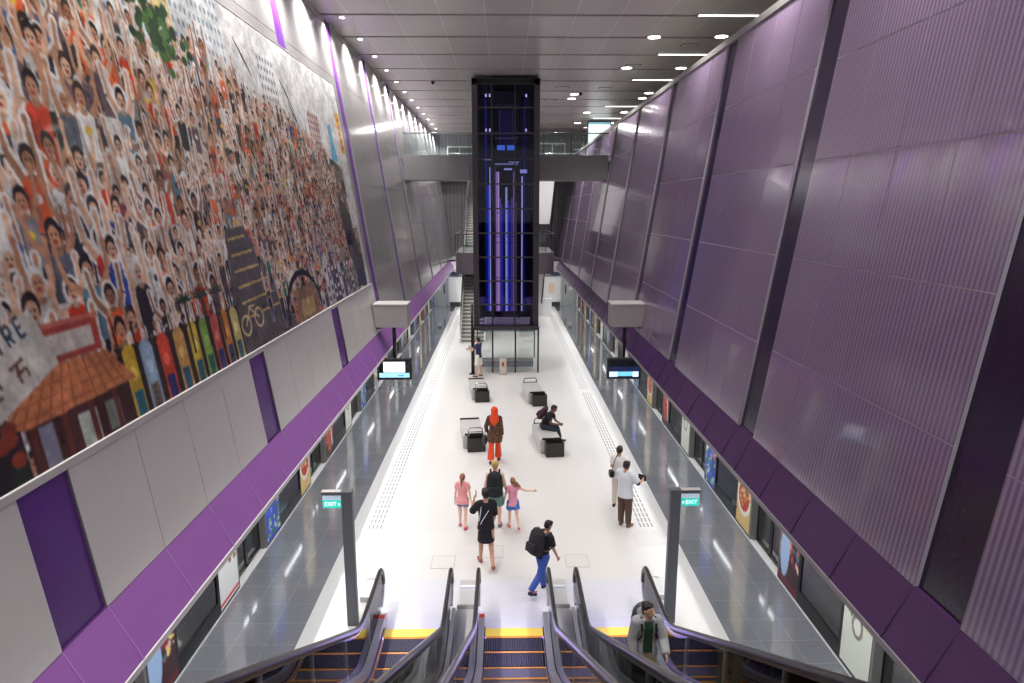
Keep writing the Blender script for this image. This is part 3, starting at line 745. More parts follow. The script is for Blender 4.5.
# ------------------------------------------------------------------ hanging monitors on the wall bulkheads
def monitor(s, label, bright):
    x = s * 3.52 + (.06 if s > 0 else 0)
    b = thing('wall_bulkhead', 'grey box bulkhead projecting from the %s wall above the monitor' % ('left' if s < 0 else 'right'), 'bulkhead', (x, 20.4, 3.62))
    MB().rbox(*sorted((-s * .46, s * .55)), 0, .7, 0, .68, .01).build('box_body', M_greycon, b)
    MB().rbox(*sorted((-s * .48, s * .56)), -.02, .72, .68, .72, .005).build('top_cap', M_lip, b)
    MB().box(*sorted((s * .35, s * .55)), .1, .6, -.06, 0).build('fixing_plate', M_dkgrey, b)
    t = thing('hanging_monitor', label, 'monitor', (x - s * .02, 20.4, 1.99))
    MB().tube([(0, .2, .66), (0, .2, 1.63)], .055, 12).build('hanger_pole', M_black, t, True)
    MB().rbox(-.53, .53, 0, .16, 0, .66, .015).build('housing', M_black, t)
    MB().box(-.56, .56, -.03, .0, .64, .68).build('hood', M_dkgrey, t)
    MB().box(-.47, .47, -.012, 0, .06, .6).build('screen', mat('screen_dark', (14, 16, 26), .1), t)
    if bright:
        MB().box(-.33, .33, -.016, -.012, .24, .57).build('white_picture', mat('screen_white', (240, 248, 255), .4, emit=1.0), t)
        MB().box(-.46, .46, -.016, -.012, .08, .22).build('blue_banner', mat('screen_blue', (150, 205, 235), .4, emit=.9), t)
        MB().box(.1, .3, -.02, -.016, .12, .16).build('banner_text', mat('screen_blue2', (90, 150, 200), .4, emit=.6), t)
    else:
        MB().box(-.46, -.2, -.016, -.012, .08, .24).box(.26, .44, -.016, -.012, .08, .24).build('white_banner', mat('screen_pale', (200, 225, 245), .4, emit=.9), t)
        MB().box(-.2, .26, -.016, -.012, .1, .24).build('blue_banner', mat('screen_blue3', (110, 190, 235), .4, emit=.85), t)
        MB().box(-.46, .46, -.016, -.012, .26, .4).build('navy_picture', mat('screen_navy', (24, 36, 80), .2, emit=.25), t)
monitor(-1, 'hanging monitor with a bright white picture over the left platform edge', True)
monitor(1, 'hanging monitor with a dark screen and blue banner over the right platform edge', False)

# ------------------------------------------------------------------ benches
def bench(x, y, label, mirror=1, loops=1, far='plate'):
    t = thing('platform_bench', label, 'bench', (x, y, 0), radians(6.5), None)
    # x: right edge at 0, body to the left
    MB().rbox(-.66, -.02, .35, 1.95, .0, .42, .03, 3).build('granite_body', M_bench, t)
    bx = MB().box(-.53, 0, 0, .02, 0, .42).box(-.53, -.51, 0, .36, 0, .42).box(-.02, 0, 0, .36, 0, .42).box(-.53, 0, .34, .36, 0, .42).box(-.53, 0, .0, .36, 0, .03)
    e = bx.build('end_box', M_benchd, t)
    MB().box(-.5, -.03, .03, .34, .3, .32).build('box_tray', M_black, e)
    MB().rbox(-.6, -.03, .36, .4, .0, .47, .008).build('end_panel', M_benchd, t)
    def hoop(yy, z0, wd=.42, cx=-.27, m=M_steel, parent=t):
        p = [(cx - wd / 2, yy, z0), (cx - wd / 2, yy, z0 + .13), (cx - wd / 2 + .05, yy, z0 + .18), (cx + wd / 2 - .05, yy, z0 + .18), (cx + wd / 2, yy, z0 + .13), (cx + wd / 2, yy, z0)]
        MB().tube(p, .018, 8, up=(0, 1, 0)).build('arm_hoop', m, parent, True)
    if loops:
        hoop(.12, .42); hoop(.38, .46)
    if far == 'plate':
        MB().rbox(-.66, -.04, 1.93, 2.0, .3, .46, .008).build('far_plate', M_benchd, t)
    else:
        MB().rbox(-.6, -.08, 1.93, 2.0, .0, .43, .008).build('far_plate', M_benchd, t)
        hoop(1.9, .42, .5, -.34, M_dkgrey)
    return t
bench(-.70, 19.45, 'pale stone bench with dark end box nearest the woman in the orange headscarf', 1, 1, 'plate')
bench(-.68, 24.75, 'pale stone bench just in front of the man in white shorts at the glass screen', 1, 1, 'plate')
bench(1.62, 19.0, 'pale stone bench with dark open end box that the seated man rests on', 1, 0, 'hoop')
bench(1.45, 24.2, 'pale stone bench with dark end box behind the seated man, unoccupied', 1, 0, 'hoop')

# ------------------------------------------------------------------ tactile paving and floor hatches
M_tac = mat('tactile_stud', (128, 126, 128), .4, .4)
for s in (-1, 1):
    for (y0, y1) in ((14.5, 26.1), (26.6, 46)):
        b = MB()
        y = y0
        while y < y1:
            for q in range(4):
                x = s * (2.98 + .088 * q); b.box(x - .014, x + .014, y, y + .19, 0, .006)
            y += .27
        struct(tag(b.build('trim_tactile_%s_%d' % ('left' if s < 0 else 'right', int(y0)), M_tac)))
    b = MB()
    for i in range(12):
        for j in range(9):
            x = s * (2.72 + .06 * i); y = 13.6 + .09 * j; b.box(x - .012, x + .012, y - .012, y + .012, 0, .005)
    struct(b.build('trim_studs_' + ('left' if s < 0 else 'right'), mat('tactile_stud_pale', (190, 188, 188), .4)))
for x, y, l in ((-1.42, 12.98, 'left of the woman in the black dress'), (-.42, 13.4, 'by the feet of the woman in the black dress'), (1.35, 13.0, 'right of the man walking with the black backpack')):
    t = thing('floor_hatch', 'flush floor hatch with thin frame ' + l, 'floor hatch', (x, y, 0))
    MB().box(-.24, .24, -.26, -.253, 0, .004).box(-.24, .24, .253, .26, 0, .004).box(-.24, -.233, -.26, .26, 0, .004).box(.233, .24, -.26, .26, 0, .004).build('hatch_frame', mat('hatch_frame', (150, 148, 146), .5), t)
    MB().box(-.233, .233, -.253, .253, -.002, .002).build('hatch_lid', mat('hatch_lid', (209, 207, 205), .35), t)

# ------------------------------------------------------------------ posters on the platform screens
M_print = paint_mat('poster_print', .3, emit=.12)
SKIN = [(214, 170, 140), (190, 140, 108), (226, 186, 156), (160, 112, 84)]
def poster_canvas(kind, rg):
    W, H, p = .84, 2.5, 60
    if kind == 'collage':
        cv = Canvas(W, H, p, (60, 24, 30))
        for _ in range(260):
            c = rg.choice([(150, 30, 40), (210, 120, 90), (90, 20, 60), (230, 200, 180), (60, 120, 140), (200, 60, 90), (240, 220, 120), (40, 30, 40)])
            cv.ell(rg.uniform(0, W), rg.uniform(.5, 2.5), rg.uniform(.02, .09), rg.uniform(.02, .08), c)
        cv.ell(.62, .62, .2, .5, (165, 195, 232)); cv.ell(.58, 1.2, .09, .12, (60, 30, 26)); cv.ell(.55, 1.14, .06, .09, SKIN[0])
        cv.line(.45, .9, .2, 1.05, .07, SKIN[0]); cv.rect(0, 0, W, .1, (110, 20, 30))
    elif kind == 'food':
        cv = Canvas(W, H, p, (236, 238, 236))
        for _ in range(60): cv.ell(rg.uniform(0, W), rg.uniform(1.3, 2.4), rg.uniform(.03, .12), rg.uniform(.02, .07), rg.choice([(90, 140, 50), (150, 170, 80), (200, 180, 130), (120, 90, 50), (240, 240, 235)]))
        for _ in range(14): cv.ell(rg.uniform(.05, .8), rg.uniform(.7, 1.3), .06, .05, rg.choice([(190, 110, 70), (160, 90, 50), (240, 240, 240)]))
        cv.rect(0, .0, W, .1, (250, 250, 250)); cv.rect(0, .04, W, .1, (220, 30, 50))
    elif kind == 'family':
        cv = Canvas(W, H, p, (60, 80, 210))
        for _ in range(140): cv.ell(rg.uniform(0, W), rg.uniform(.0, 1.7), rg.uniform(.02, .07), rg.uniform(.02, .07), rg.choice([(50, 150, 60), (120, 190, 90), (210, 230, 200), (30, 120, 50), (240, 245, 240)]))
        for u, v, c in ((.15, 1.0, (220, 90, 100)), (.32, 1.2, (230, 235, 240)), (.22, .5, (60, 80, 170))):
            cv.ell(u, v, .11, .3, c); cv.ell(u, v + .38, .06, .08, SKIN[0]); cv.ell(u, v + .44, .065, .05, (50, 30, 26))
    elif kind == 'dish':
        cv = Canvas(W, H, p, (222, 190, 120))
        cv.rect(0, 1.6, W, 2.5, (236, 216, 150)); cv.ell(.42, .7, .4, .42, (235, 235, 225)); cv.ell(.42, .72, .33, .33, (190, 50, 30))
        for _ in range(50): cv.ell(.42 + rg.gauss(0, .15), .75 + rg.gauss(0, .14), .04, .03, rg.choice([(220, 120, 50), (150, 30, 20), (240, 210, 160), (90, 130, 50)]))
        for _ in range(30): cv.ell(rg.uniform(0, W), rg.uniform(1.1, 1.7), .05, .07, rg.choice([(90, 110, 50), (120, 70, 40), (200, 170, 90)]))
    elif kind == 'portrait':
        cv = Canvas(W, H, p, (150, 40, 40))
        cv.rect(0, 0, W, .5, (60, 20, 24))
        cv.ell(.42, .7, .3, .6, (180, 70, 50)); cv.ell(.42, 1.5, .17, .24, SKIN[1]); cv.ell(.42, 1.66, .2, .15, (30, 20, 22)); cv.line(.1, .2, .3, 1.1, .1, (230, 230, 230))
        for _ in range(40): cv.ell(rg.uniform(0, W), rg.uniform(0, 2.5), .03, .03, (220, 180, 170))
    elif kind == 'garden':
        cv = Canvas(W, H, p, (224, 230, 214))
        for _ in range(90): cv.ell(rg.uniform(0, W), rg.uniform(.9, 2.4), rg.uniform(.03, .09), rg.uniform(.03, .08), rg.choice([(110, 140, 50), (180, 180, 80), (90, 80, 40), (230, 225, 190)]))
        cv.ell(.42, .8, .16, .2, (120, 110, 90)); cv.ell(.42, .8, .11, .14, (235, 235, 230))
    else:
        cv = Canvas(W, H, p, (206, 206, 200))
        for _ in range(120): cv.ell(rg.uniform(0, W), rg.uniform(0, 2.5), rg.uniform(.03, .1), rg.uniform(.03, .1), rg.choice([(190, 70, 50), (90, 150, 90), (220, 200, 150), (80, 90, 140), (240, 240, 235)]))
    return cv
ORD = {1: ['collage', 'garden', 'dish', 'family', 'dish', 'portrait', 'garden', 'family', 'dish', 'mixed'],
       -1: ['collage', 'food', 'family', 'dish', 'portrait', 'garden', 'family', 'mixed', 'portrait', 'food']}
WORD = dict(collage='dark red collage and a figure in pale blue', food='white advert of green food with a red foot line', family='blue and green advert of a family on grass', dish='advert of a red dish of food on cream',
            portrait='red advert with a dark-haired portrait', garden='pale advert with green leaves and a round plate', mixed='advert of mixed small coloured pictures')
used = {}
for s in (-1, 1):
    off = 0 if s < 0 else .25
    for k in range(-1, 17):
        y0 = 8.65 + off + 2.49 * k
        if y0 + .86 > YF - .5: break
        kind = ORD[s][k % 10] if k >= 0 else 'mixed'
        if k >= 0 and s > 0: kind = ORD[s][k % 10] if k else 'garden'
        if s > 0: kind = {0: 'garden', 1: 'collage', 2: 'dish', 3: 'family', 4: 'garden', 5: 'portrait', 6: 'dish', 7: 'family', 8: 'food', 9: 'mixed'}.get(k, kind)
        sdn = 'left' if s < 0 else 'right'
        far = k > 7
        if far: lab = 'small distant poster far along the %s-hand row of platform doors' % sdn; grp = 'distant posters on the %s platform doors' % sdn
        else:
            lab = '%s, %s poster, %s platform doors' % (WORD[kind], ['nearest', 'second', 'third', 'fourth', 'fifth', 'sixth', 'seventh', 'eighth', 'ninth'][k + 1], sdn); grp = None
        t = thing('advertising_poster', lab, 'poster', (s * BX, y0, .03), 0, grp)
        MB().box(*sorted((0, s * .07)), 0, .86, 0, 2.76).build('poster_case', M_dkgrey, t)
        cv = poster_canvas(kind, random.Random(k * 7 + s))
        fl = s < 0
        printed('poster_print', cv, np.linspace(0, .84, 36), np.linspace(0, 2.5, 90),
                (lambda u, v: np.stack([np.full_like(u, -.004 * s), (u if s > 0 else .84 - u) + .01, v + .06], 1)) if True else None, M_print, t)

# ------------------------------------------------------------------ the crowd mural on the left wall
def mural():
    u0, u1, v0, v1 = 1.5, 20.62, 4.93, 10.62
    rg = random.Random(11)
    cv = Canvas(u1 - u0, v1 - v0, 80, (140, 126, 118))
    W, H = cv.W, cv.H
    U = lambda d: d - u0
    V = lambda z: z - v0
    # mottled ground between the figures
    for _ in range(2600):
        cv.ell(rg.uniform(0, W), rg.uniform(0, H), rg.uniform(.04, .2), rg.uniform(.04, .16), rg.choice([(60, 50, 52), (120, 100, 92), (180, 170, 166), (90, 84, 96), (150, 110, 90), (40, 38, 44), (205, 198, 192)]))
    # pale sky and the tower blocks along the top
    cv.poly([(U(9.2), V(9.9)), (U(10.5), V(10.7)), (U(20.7), V(10.7)), (U(20.7), V(8.2)), (U(17.2), V(8.6)), (U(14.2), V(8.9)), (U(12.2), V(9.3))], (226, 226, 226))
    def tower(x0, z0, x1, z1, base, win, nx, nz, lean=0):
        for i in range(1): cv.poly([(U(x0), V(z0)), (U(x1), V(z0)), (U(x1) + lean, V(z1)), (U(x0) + lean, V(z1))], base)
        for i in range(nx):
            for j in range(nz):
                a = (i + .25) / nx; b = (i + .75) / nx; c = (j + .3) / nz; d = (j + .75) / nz
                L = lambda aa, cc: (U(x0 + (x1 - x0) * aa) + lean * cc, V(z0 + (z1 - z0) * cc))
                cv.poly([L(a, c), L(b, c), L(b, d), L(a, d)], win)
    tower(8.6, 9.2, 9.9, 10.6, (214, 222, 226), (120, 150, 170), 8, 7)
    tower(9.9, 9.1, 10.5, 10.6, (236, 214, 150), (190, 150, 90), 3, 7)
    tower(10.5, 8.9, 12.4, 10.6, (220, 224, 226), (150, 160, 172), 12, 8)
    tower(14.0, 8.5, 15.0, 10.15, (226, 226, 228), (130, 132, 140), 6, 9)
    tower(16.9, 7.9, 17.9, 9.45, (206, 180, 176), (120, 80, 76), 5, 10, .15)
    for q in range(12):
        cv.line(U(17.3), V(6.5 + q * .13), U(18.5), V(6.75 + q * .13), .06, (236, 236, 234)); cv.line(U(18.5), V(6.75 + q * .13), U(19.4), V(6.5 + q * .13), .06, (110, 110, 116))
    tower(12.9, 8.6, 13.6, 9.4, (240, 240, 240), (160, 160, 168), 4, 5)
    for a, b, c in ((15.6, 9.6, .24), (15.9, 9.2, .2), (15.4, 9.0, .25), (16.1, 8.8, .2), (13.2, 9.9, .2)):      # a leaping black silhouette and palm marks
        cv.line(U(a), V(b), U(a + .35), V(b - .3), .09, (50, 52, 56), .02); cv.line(U(a), V(b), U(a - .3), V(b + .25), .07, (50, 52, 56), .02)
    cv.poly([(U(18.8), V(8.4)), (U(19.4), V(8.4)), (U(19.3), V(9.4)), (U(18.9), V(9.3))], (90, 170, 205))
    cv.poly([(U(20.1), V(8.7)), (U(20.55), V(8.7)), (U(20.5), V(9.8)), (U(20.05), V(9.8))], (222, 170, 50))
    for q in range(5): cv.ell(U(20.3), V(8.85 + q * .19), .1, .05, (190, 60, 40))
    # figures with raised arms, cut out with a pale outline
    def fig(u, v, s, shirt, low, out, a1, a2, sk, hair):
        hw_ = .115 * s; hip = v + .42 * s; sh = v + .78 * s; hd = v + .92 * s
        def L(x0, y0, x1, y1, wd, c, w2=None): cv.line(x0, y0, x1, y1, wd, c, w2)
        def arm(sd, ang, g, c):
            ex, ey = u + sd * (hw_ + .16 * s * sin(ang)), sh + .2 * s * cos(ang)
            hx_, hy_ = ex + sd * .1 * s * sin(ang * .4), ey + .22 * s
            L(u + sd * hw_ * .8, sh - .03 * s, ex, ey, .075 * s + g, c); L(ex, ey, hx_, hy_, .06 * s + g, c, .045 * s + g); cv.ell(hx_, hy_ + .02 * s, .032 * s + g / 2, .045 * s + g / 2, c)
        g = .07 * s
        if out:
            oc = (232, 228, 224)
            L(u, v, u, hip, .26 * s, oc); cv.ell(u, v + .6 * s, hw_ + g * .8, .25 * s, oc); arm(-1, a1, g, oc); arm(1, a2, g, oc); cv.ell(u, hd, .1 * s + g * .5, .12 * s + g * .5, oc)
        L(u - .05 * s, hip, u - .06 * s, v, .11 * s, low, .08 * s); L(u + .05 * s, hip, u + .07 * s, v, .11 * s, low, .08 * s)
        arm(-1, a1, 0, sk); arm(1, a2, 0, sk)
        cv.poly([(u - hw_ * .85, hip - .04 * s), (u + hw_ * .85, hip - .04 * s), (u + hw_ * 1.15, sh - .02 * s), (u + hw_ * .4, sh + .03 * s), (u - hw_ * .4, sh + .03 * s), (u - hw_ * 1.15, sh - .02 * s)], shirt)
        dk = tuple(int(c * .75) for c in shirt)
        L(u + rg.uniform(-.3, .3) * hw_, hip, u + rg.uniform(-.5, .5) * hw_, sh - .1 * s, .02 * s, dk)
        if rg.random() < .4: cv.ell(u, v + .64 * s, .05 * s, .04 * s, rg.choice([(240, 240, 236), (60, 60, 80), (220, 190, 60)]))
        cv.ell(u, hd + .02 * s, .085 * s, .105 * s, hair); cv.ell(u, hd - .015 * s, .066 * s, .082 * s, sk)
        L(u - hw_ * .95, hip, u - hw_ * 1.02, sh - .06 * s, .045 * s, dk); cv.ell(u, sh + .01 * s, .05 * s, .03 * s, tuple(int(q * .85) for q in sk))
        cv.ell(u - .025 * s, hd, .012 * s, .01 * s, (40, 26, 24)); cv.ell(u + .025 * s, hd, .012 * s, .01 * s, (40, 26, 24)); cv.ell(u, hd - .05 * s, .026 * s, .016 * s, (150, 60, 56))
    SH = [(204, 62, 34)] * 5 + [(228, 96, 46)] * 3 + [(238, 236, 232)] * 7 + [(196, 190, 186)] * 3 + [(44, 42, 48)] * 7 + [(108, 86, 92)] * 4 + [(140, 134, 136)] * 3 + [(84, 70, 66)] * 2 + [(70, 98, 150), (52, 76, 170), (226, 190, 70), (96, 130, 150), (60, 120, 96), (150, 40, 60), (150, 108, 86), (226, 150, 130), (90, 96, 110)]
    LOWC = [(44, 46, 60)] * 4 + [(30, 28, 32)] * 3 + [(76, 92, 120)] * 2 + [(190, 176, 160), (120, 110, 104), (228, 224, 220)]
    HA = [(28, 22, 24)] * 6 + [(60, 42, 34), (230, 230, 228)]
    rows = []
    for d in np.arange(1.6, 20.6, .2):
        pass
    items = []
    d = 1.4
    while d < 20.5:
        s = max(.4, 1.32 - .062 * (d - 3))
        z = v0 - .8
        while z < v1 + .2:
            items.append((d + rg.uniform(-.1, .1), z + rg.uniform(-.12, .12), s * rg.uniform(.7, 1.25))); z += s * .36
        d += s * .3
    items.sort(key=lambda q: -q[1])
    for (d, z, s) in items:
        top = z + s * 1.3
        lim = 9.75 if d < 10 else 9.75 - .135 * (d - 10)
        if d < 8.5: lim = 12
        if z + .8 * s > lim: continue
        if d > 18.4 and z + s > 8.4 - (d - 18.4) * .8: continue
        if d > 15 and rg.random() < .12: continue
        fig(U(d), V(z), s, rg.choice(SH), rg.choice(LOWC), rg.random() < (.42 if d < 12 else .25), rg.choice((rg.uniform(.0, .9), rg.uniform(.6, 2.4))), rg.uniform(-.2, 1.1), rg.choice(SKIN), rg.choice(HA))
    for _ in range(90): cv.ell(U(rg.gauss(10.0, .28)), V(rg.gauss(9.55, .2)), .09, .07, rg.choice([(50, 84, 46), (74, 110, 60), (36, 60, 40)]))
    # road with painted bicycle and yellow lines
    cv.poly([(U(10.7), V(6.85)), (U(11.5), V(6.9)), (U(13.3), V(4.9)), (U(10.2), V(4.9))], (92, 88, 90))
    for q in range(6): cv.line(U(10.75), V(6.7 - .25 * q), U(11.45 + .22 * q), V(6.74 - .25 * q), .035, (214, 186, 110))
    c = (224, 204, 150)
    for cx_, cy_ in ((10.75, 5.35), (11.35, 5.4)):
        cv.ell(U(cx_), V(cy_), .2, .17, c); cv.ell(U(cx_), V(cy_), .16, .13, (92, 88, 90))
    cv.line(U(10.75), V(5.35), U(11.0), V(5.6), .03, c); cv.line(U(11.0), V(5.6), U(11.35), V(5.4), .03, c); cv.line(U(10.95), V(5.62), U(11.25), V(5.62), .03, c)
    for dd, zz, s in ((10.5, 6.1, .8), (10.3, 5.7, .8), (11.9, 6.1, .7), (12.3, 5.7, .7), (12.0, 5.2, .7), (12.6, 5.0, .7), (12.9, 5.3, .65)):
        fig(U(dd), V(zz), s, rg.choice(SH), rg.choice(LOWC), True, .3, .5, SKIN[1], HA[0])
    # black arch, bicycle frames and sketchy facades at the far low corner
    for q in range(9):
        t0, t1 = pi * q / 9, pi * (q + 1) / 9
        cv.line(U(14.0 + 1.2 * cos(t0)), V(5.0 + .9 * sin(t0)), U(14.0 + 1.2 * cos(t1)), V(5.0 + .9 * sin(t1)), .12, (34, 34, 40))
    cv.rect(U(13.4), V(4.95), U(14.9), V(5.6), (150, 120, 96)); cv.rect(U(13.7), V(5.0), U(14.6), V(5.35), (190, 158, 110))
    for q in range(16):
        a = 15.2 + q * .32; b = rg.uniform(5.2, 6.2); cv.rect(U(a), V(4.95), U(a + .28), V(b), rg.choice([(150, 146, 146), (96, 96, 100), (206, 204, 204), (70, 72, 78)]))
        for j in range(4): cv.rect(U(a + .06), V(5.05 + j * .22), U(a + .2), V(5.15 + j * .22), rg.choice([(230, 230, 228), (60, 60, 66)]))
    cv.poly([(U(18.6), V(7.6)), (U(19.6), V(7.0)), (U(20.3), V(5.2)), (U(19.4), V(5.0)), (U(18.6), V(6.2))], (96, 92, 96))
    cv.ell(U(19.1), V(6.35), .4, .2, (26, 26, 30)); cv.rect(U(19.1), V(5.0), U(20.1), V(5.5), (64, 70, 92))
    cv.rect(U(20.25), V(v0), U(20.7), V(8.6), (228, 226, 226)); cv.rect(U(19.7), V(6.6), U(20.7), V(8.4), (228, 226, 226))
    # row of colourful shophouses with palms
    X = [7.25, 7.6, 8.0, 8.4, 8.8, 9.15, 9.5, 9.85, 10.2]
    hc = [(214, 178, 60), (150, 176, 200), (206, 74, 50), (206, 160, 90), (206, 180, 70), (130, 170, 80), (190, 90, 80), (214, 140, 60), (200, 190, 120)]
    for i, x in enumerate(X):
        cv.rect(U(x - .1), V(4.85), U(x + .32), V(5.7), (60, 44, 40)); cv.rect(U(x), V(4.85), U(x + .27), V(5.62), hc[i]); cv.ell(U(x + .13), V(5.62), .13, .1, hc[i])
        cv.rect(U(x + .05), V(4.85), U(x + .22), V(5.2), tuple(int(v * .6) for v in hc[i][::-1])); cv.ell(U(x + .13), V(5.4), .07, .08, tuple(min(255, v + 40) for v in hc[i]))
        cv.rect(U(x - .06), V(4.85), U(x - .02), V(5.95), (34, 36, 32))
        for q in range(4): cv.ell(U(x + .13), V(4.95 + q * .07), .03, .02, (60, 70, 90))
    for x in (8.9, 9.4, 9.9):
        for q in range(7):
            a = pi * q / 6; cv.line(U(x), V(6.0), U(x + .22 * cos(a)), V(6.0 + .12 * sin(a)), .06, (30, 60, 44), .02)
        cv.line(U(x), V(5.3), U(x), V(6.0), .05, (50, 46, 38))
    # brown house with a terracotta roof
    cv.rect(U(5.6), V(4.8), U(7.2), V(5.35), (70, 40, 36)); cv.rect(U(6.3), V(4.9), U(6.6), V(5.25), (170, 180, 170)); cv.rect(U(6.75), V(4.95), U(7.0), V(5.25), (120, 130, 120))
    cv.rect(U(5.75), V(4.8), U(5.95), V(5.3), (130, 130, 150))
    for q in range(4): cv.rect(U(5.65 + q * .42), V(4.8), U(5.73 + q * .42), V(5.4), (96, 50, 40))
    cv.poly([(U(5.35), V(5.32)), (U(7.4), V(5.36)), (U(7.0), V(5.75)), (U(5.8), V(5.78))], (206, 128, 84))
    for q in range(11): cv.line(U(5.4 + q * .18), V(5.34), U(5.82 + q * .11), V(5.77), .022, (160, 88, 58))
    for q in range(3): cv.line(U(5.4), V(5.4 + .11 * q), U(7.2), V(5.43 + .11 * q), .02, (176, 104, 70))
    cv.rect(U(6.0), V(5.78), U(6.95), V(6.1), (170, 70, 60)); cv.rect(U(6.1), V(5.84), U(6.85), V(6.04), (214, 206, 198)); cv.rect(U(5.95), V(6.1), U(7.0), V(6.15), (196, 110, 96))
    # dark tree and tilted white notice board at the near low corner
    cv.rect(U(1.5), V(4.8), U(5.55), V(5.35), (34, 30, 30))
    for _ in range(120): cv.ell(U(rg.uniform(2.0, 5.5)), V(rg.uniform(4.9, 5.6)), .09, .07, rg.choice([(30, 46, 34), (110, 34, 28), (24, 22, 24), (60, 56, 40), (140, 60, 40)]))
    cv.ell(U(4.9), V(6.2), .3, .35, (30, 22, 24))
    cv.poly([(U(4.5), V(5.15)), (U(6.25), V(5.78)), (U(6.05), V(6.32)), (U(4.3), V(5.7))], (216, 214, 206))
    # letters of the notice board, drawn with strokes
    Gl = {'R': [(0, 0, 0, 1), (0, 1, .6, 1), (.6, 1, .6, .5), (.6, .5, 0, .5), (.2, .5, .6, 0)], 'E': [(0, 0, 0, 1), (0, 1, .6, 1), (0, .5, .5, .5), (0, 0, .6, 0)],
          'C': [(.6, 1, 0, 1), (0, 1, 0, 0), (0, 0, .6, 0)], 'N': [(0, 0, 0, 1), (0, 1, .6, 0), (.6, 0, .6, 1)], 'T': [(0, 1, .6, 1), (.3, 1, .3, 0)], ' ': []}
    ox, oz = 4.66, 5.66; ang = .34; ls = .17
    for i, ch in enumerate('RE CENTRE'):
        for (a, b, c_, d_) in Gl[ch]:
            def Q(a, b): px_ = i * .16 + a * ls * .75; pz = b * ls; return U(ox + px_ * cos(ang) - pz * sin(ang)), V(oz + px_ * sin(ang) + pz * cos(ang))
            cv.line(*Q(a, b), *Q(c_, d_), .03, (40, 60, 80))
    for i in range(3):      # the characters of the second line
        for (a, b, c_, d_) in [[(0, .8, 1, .8), (0, .2, 0, .8), (1, .2, 1, .8), (0, .5, 1, .5), (.5, 0, .5, 1)], [(0, .6, .2, .2), (.4, .9, .6, .7), (.3, .2, .8, .15), (.9, .7, 1, .4)], [(0, .8, 1, .8), (.5, .8, .3, 0), (.2, .4, .9, .4), (.9, .4, .9, 0)]][i]:
            def Q(a, b): px_ = .25 + i * .36 + a * .2; pz = -.3 + b * .2; return U(ox + px_ * cos(ang) - pz * sin(ang)), V(oz + px_ * sin(ang) + pz * cos(ang))
            cv.line(*Q(a, b), *Q(c_, d_), .03, (110, 74, 60))
    gn = np.random.default_rng(5); ny_, nx_ = cv.ny, cv.nx      # printed photographs are uneven in tone
    for cell, amp in ((26, .1), (9, .12), (3, .1)):
        g_ = gn.random((ny_ // cell + 3, nx_ // cell + 3)); yy = np.arange(ny_) / cell; xx = np.arange(nx_) / cell
        iy = yy.astype(int); ix = xx.astype(int); ty = (yy - iy)[:, None]; tx = (xx - ix)[None]
        nn = (g_[iy][:, ix] * (1 - tx) + g_[iy][:, ix + 1] * tx) * (1 - ty) + (g_[iy + 1][:, ix] * (1 - tx) + g_[iy + 1][:, ix + 1] * tx) * ty
        cv.a *= (1 + amp * (nn * 2 - 1.0))[..., None].astype(np.float32)
    cv.a = np.clip(cv.a, 0, 255)
    cv.a[1:-1, 1:-1] = (cv.a[1:-1, 1:-1] * 2 + cv.a[:-2, 1:-1] + cv.a[2:, 1:-1] + cv.a[1:-1, :-2] + cv.a[1:-1, 2:]) / 6
    us = [u0]
    while us[-1] < u1: us.append(us[-1] + .0125 + .0008 * max(us[-1] - 4, 0))
    us = np.array(us); us = u0 + (us - u0) * (u1 - u0) / (us[-1] - u0)
    t = thing('crowd_mural', 'huge printed mural of a cheering crowd and city buildings on the left wall', 'mural', (0, 0, 0))
    PR = .05
    printed('printed_face', cv, us - u0, np.linspace(0, H, 370),
            lambda u, v: np.stack([-(4.01 + SL * (v + v0 - 3.4)) + PR, u + u0, v + v0], 1), paint_mat('mural_print', .22, .25), t, flip=True)
    def q(z, d): return -(WX(z)) + d
    MB().prism_y([(q(v0 - .07, .001), v0 - .07), (q(v0 - .07, PR + .03), v0 - .07), (q(v0, PR + .03), v0), (q(v0, .001), v0)], u0, u1).build('lower_frame', M_lip, t)
    MB().prism_y([(q(v0, .001), v0), (q(v0, PR - .003), v0), (q(v1, PR - .003), v1), (q(v1, .001), v1)], u0, u1).build('backing_board', M_greycon, t)
    MB().prism_y([(q(v1, .001), v1), (q(v1, PR + .005), v1), (q(v1 + .03, PR + .005), v1 + .03), (q(v1 + .03, .001), v1 + .03)], u0, u1).build('upper_frame', M_lip, t)
mural()

# ------------------------------------------------------------------ people
def solid(name, mb, voxel, m, parent=None, smooth_it=4):
    """melt overlapping volumes into one continuous surface"""
    me = mb.mesh(name); o = bpy.data.objects.new(name, me); COL.objects.link(o)
    md = o.modifiers.new('r', 'REMESH'); md.mode = 'VOXEL'; md.voxel_size = voxel; md.use_smooth_shade = True
    if smooth_it:
        sm = o.modifiers.new('s', 'SMOOTH'); sm.factor = .5; sm.iterations = smooth_it
    bpy.context.view_layer.update()
    dg = bpy.context.evaluated_depsgraph_get()
    out = bpy.data.meshes.new_from_object(o.evaluated_get(dg))
    bpy.data.objects.remove(o); bpy.data.meshes.remove(me)
    out.name = name; out.materials.clear(); out.materials.append(m)
    out.polygons.foreach_set('use_smooth', [True] * len(out.polygons))
    return link(name, out, parent)
V3 = Vector
def cloth(name, col, rough=.85, **k): return mat(name, col, rough, **k)
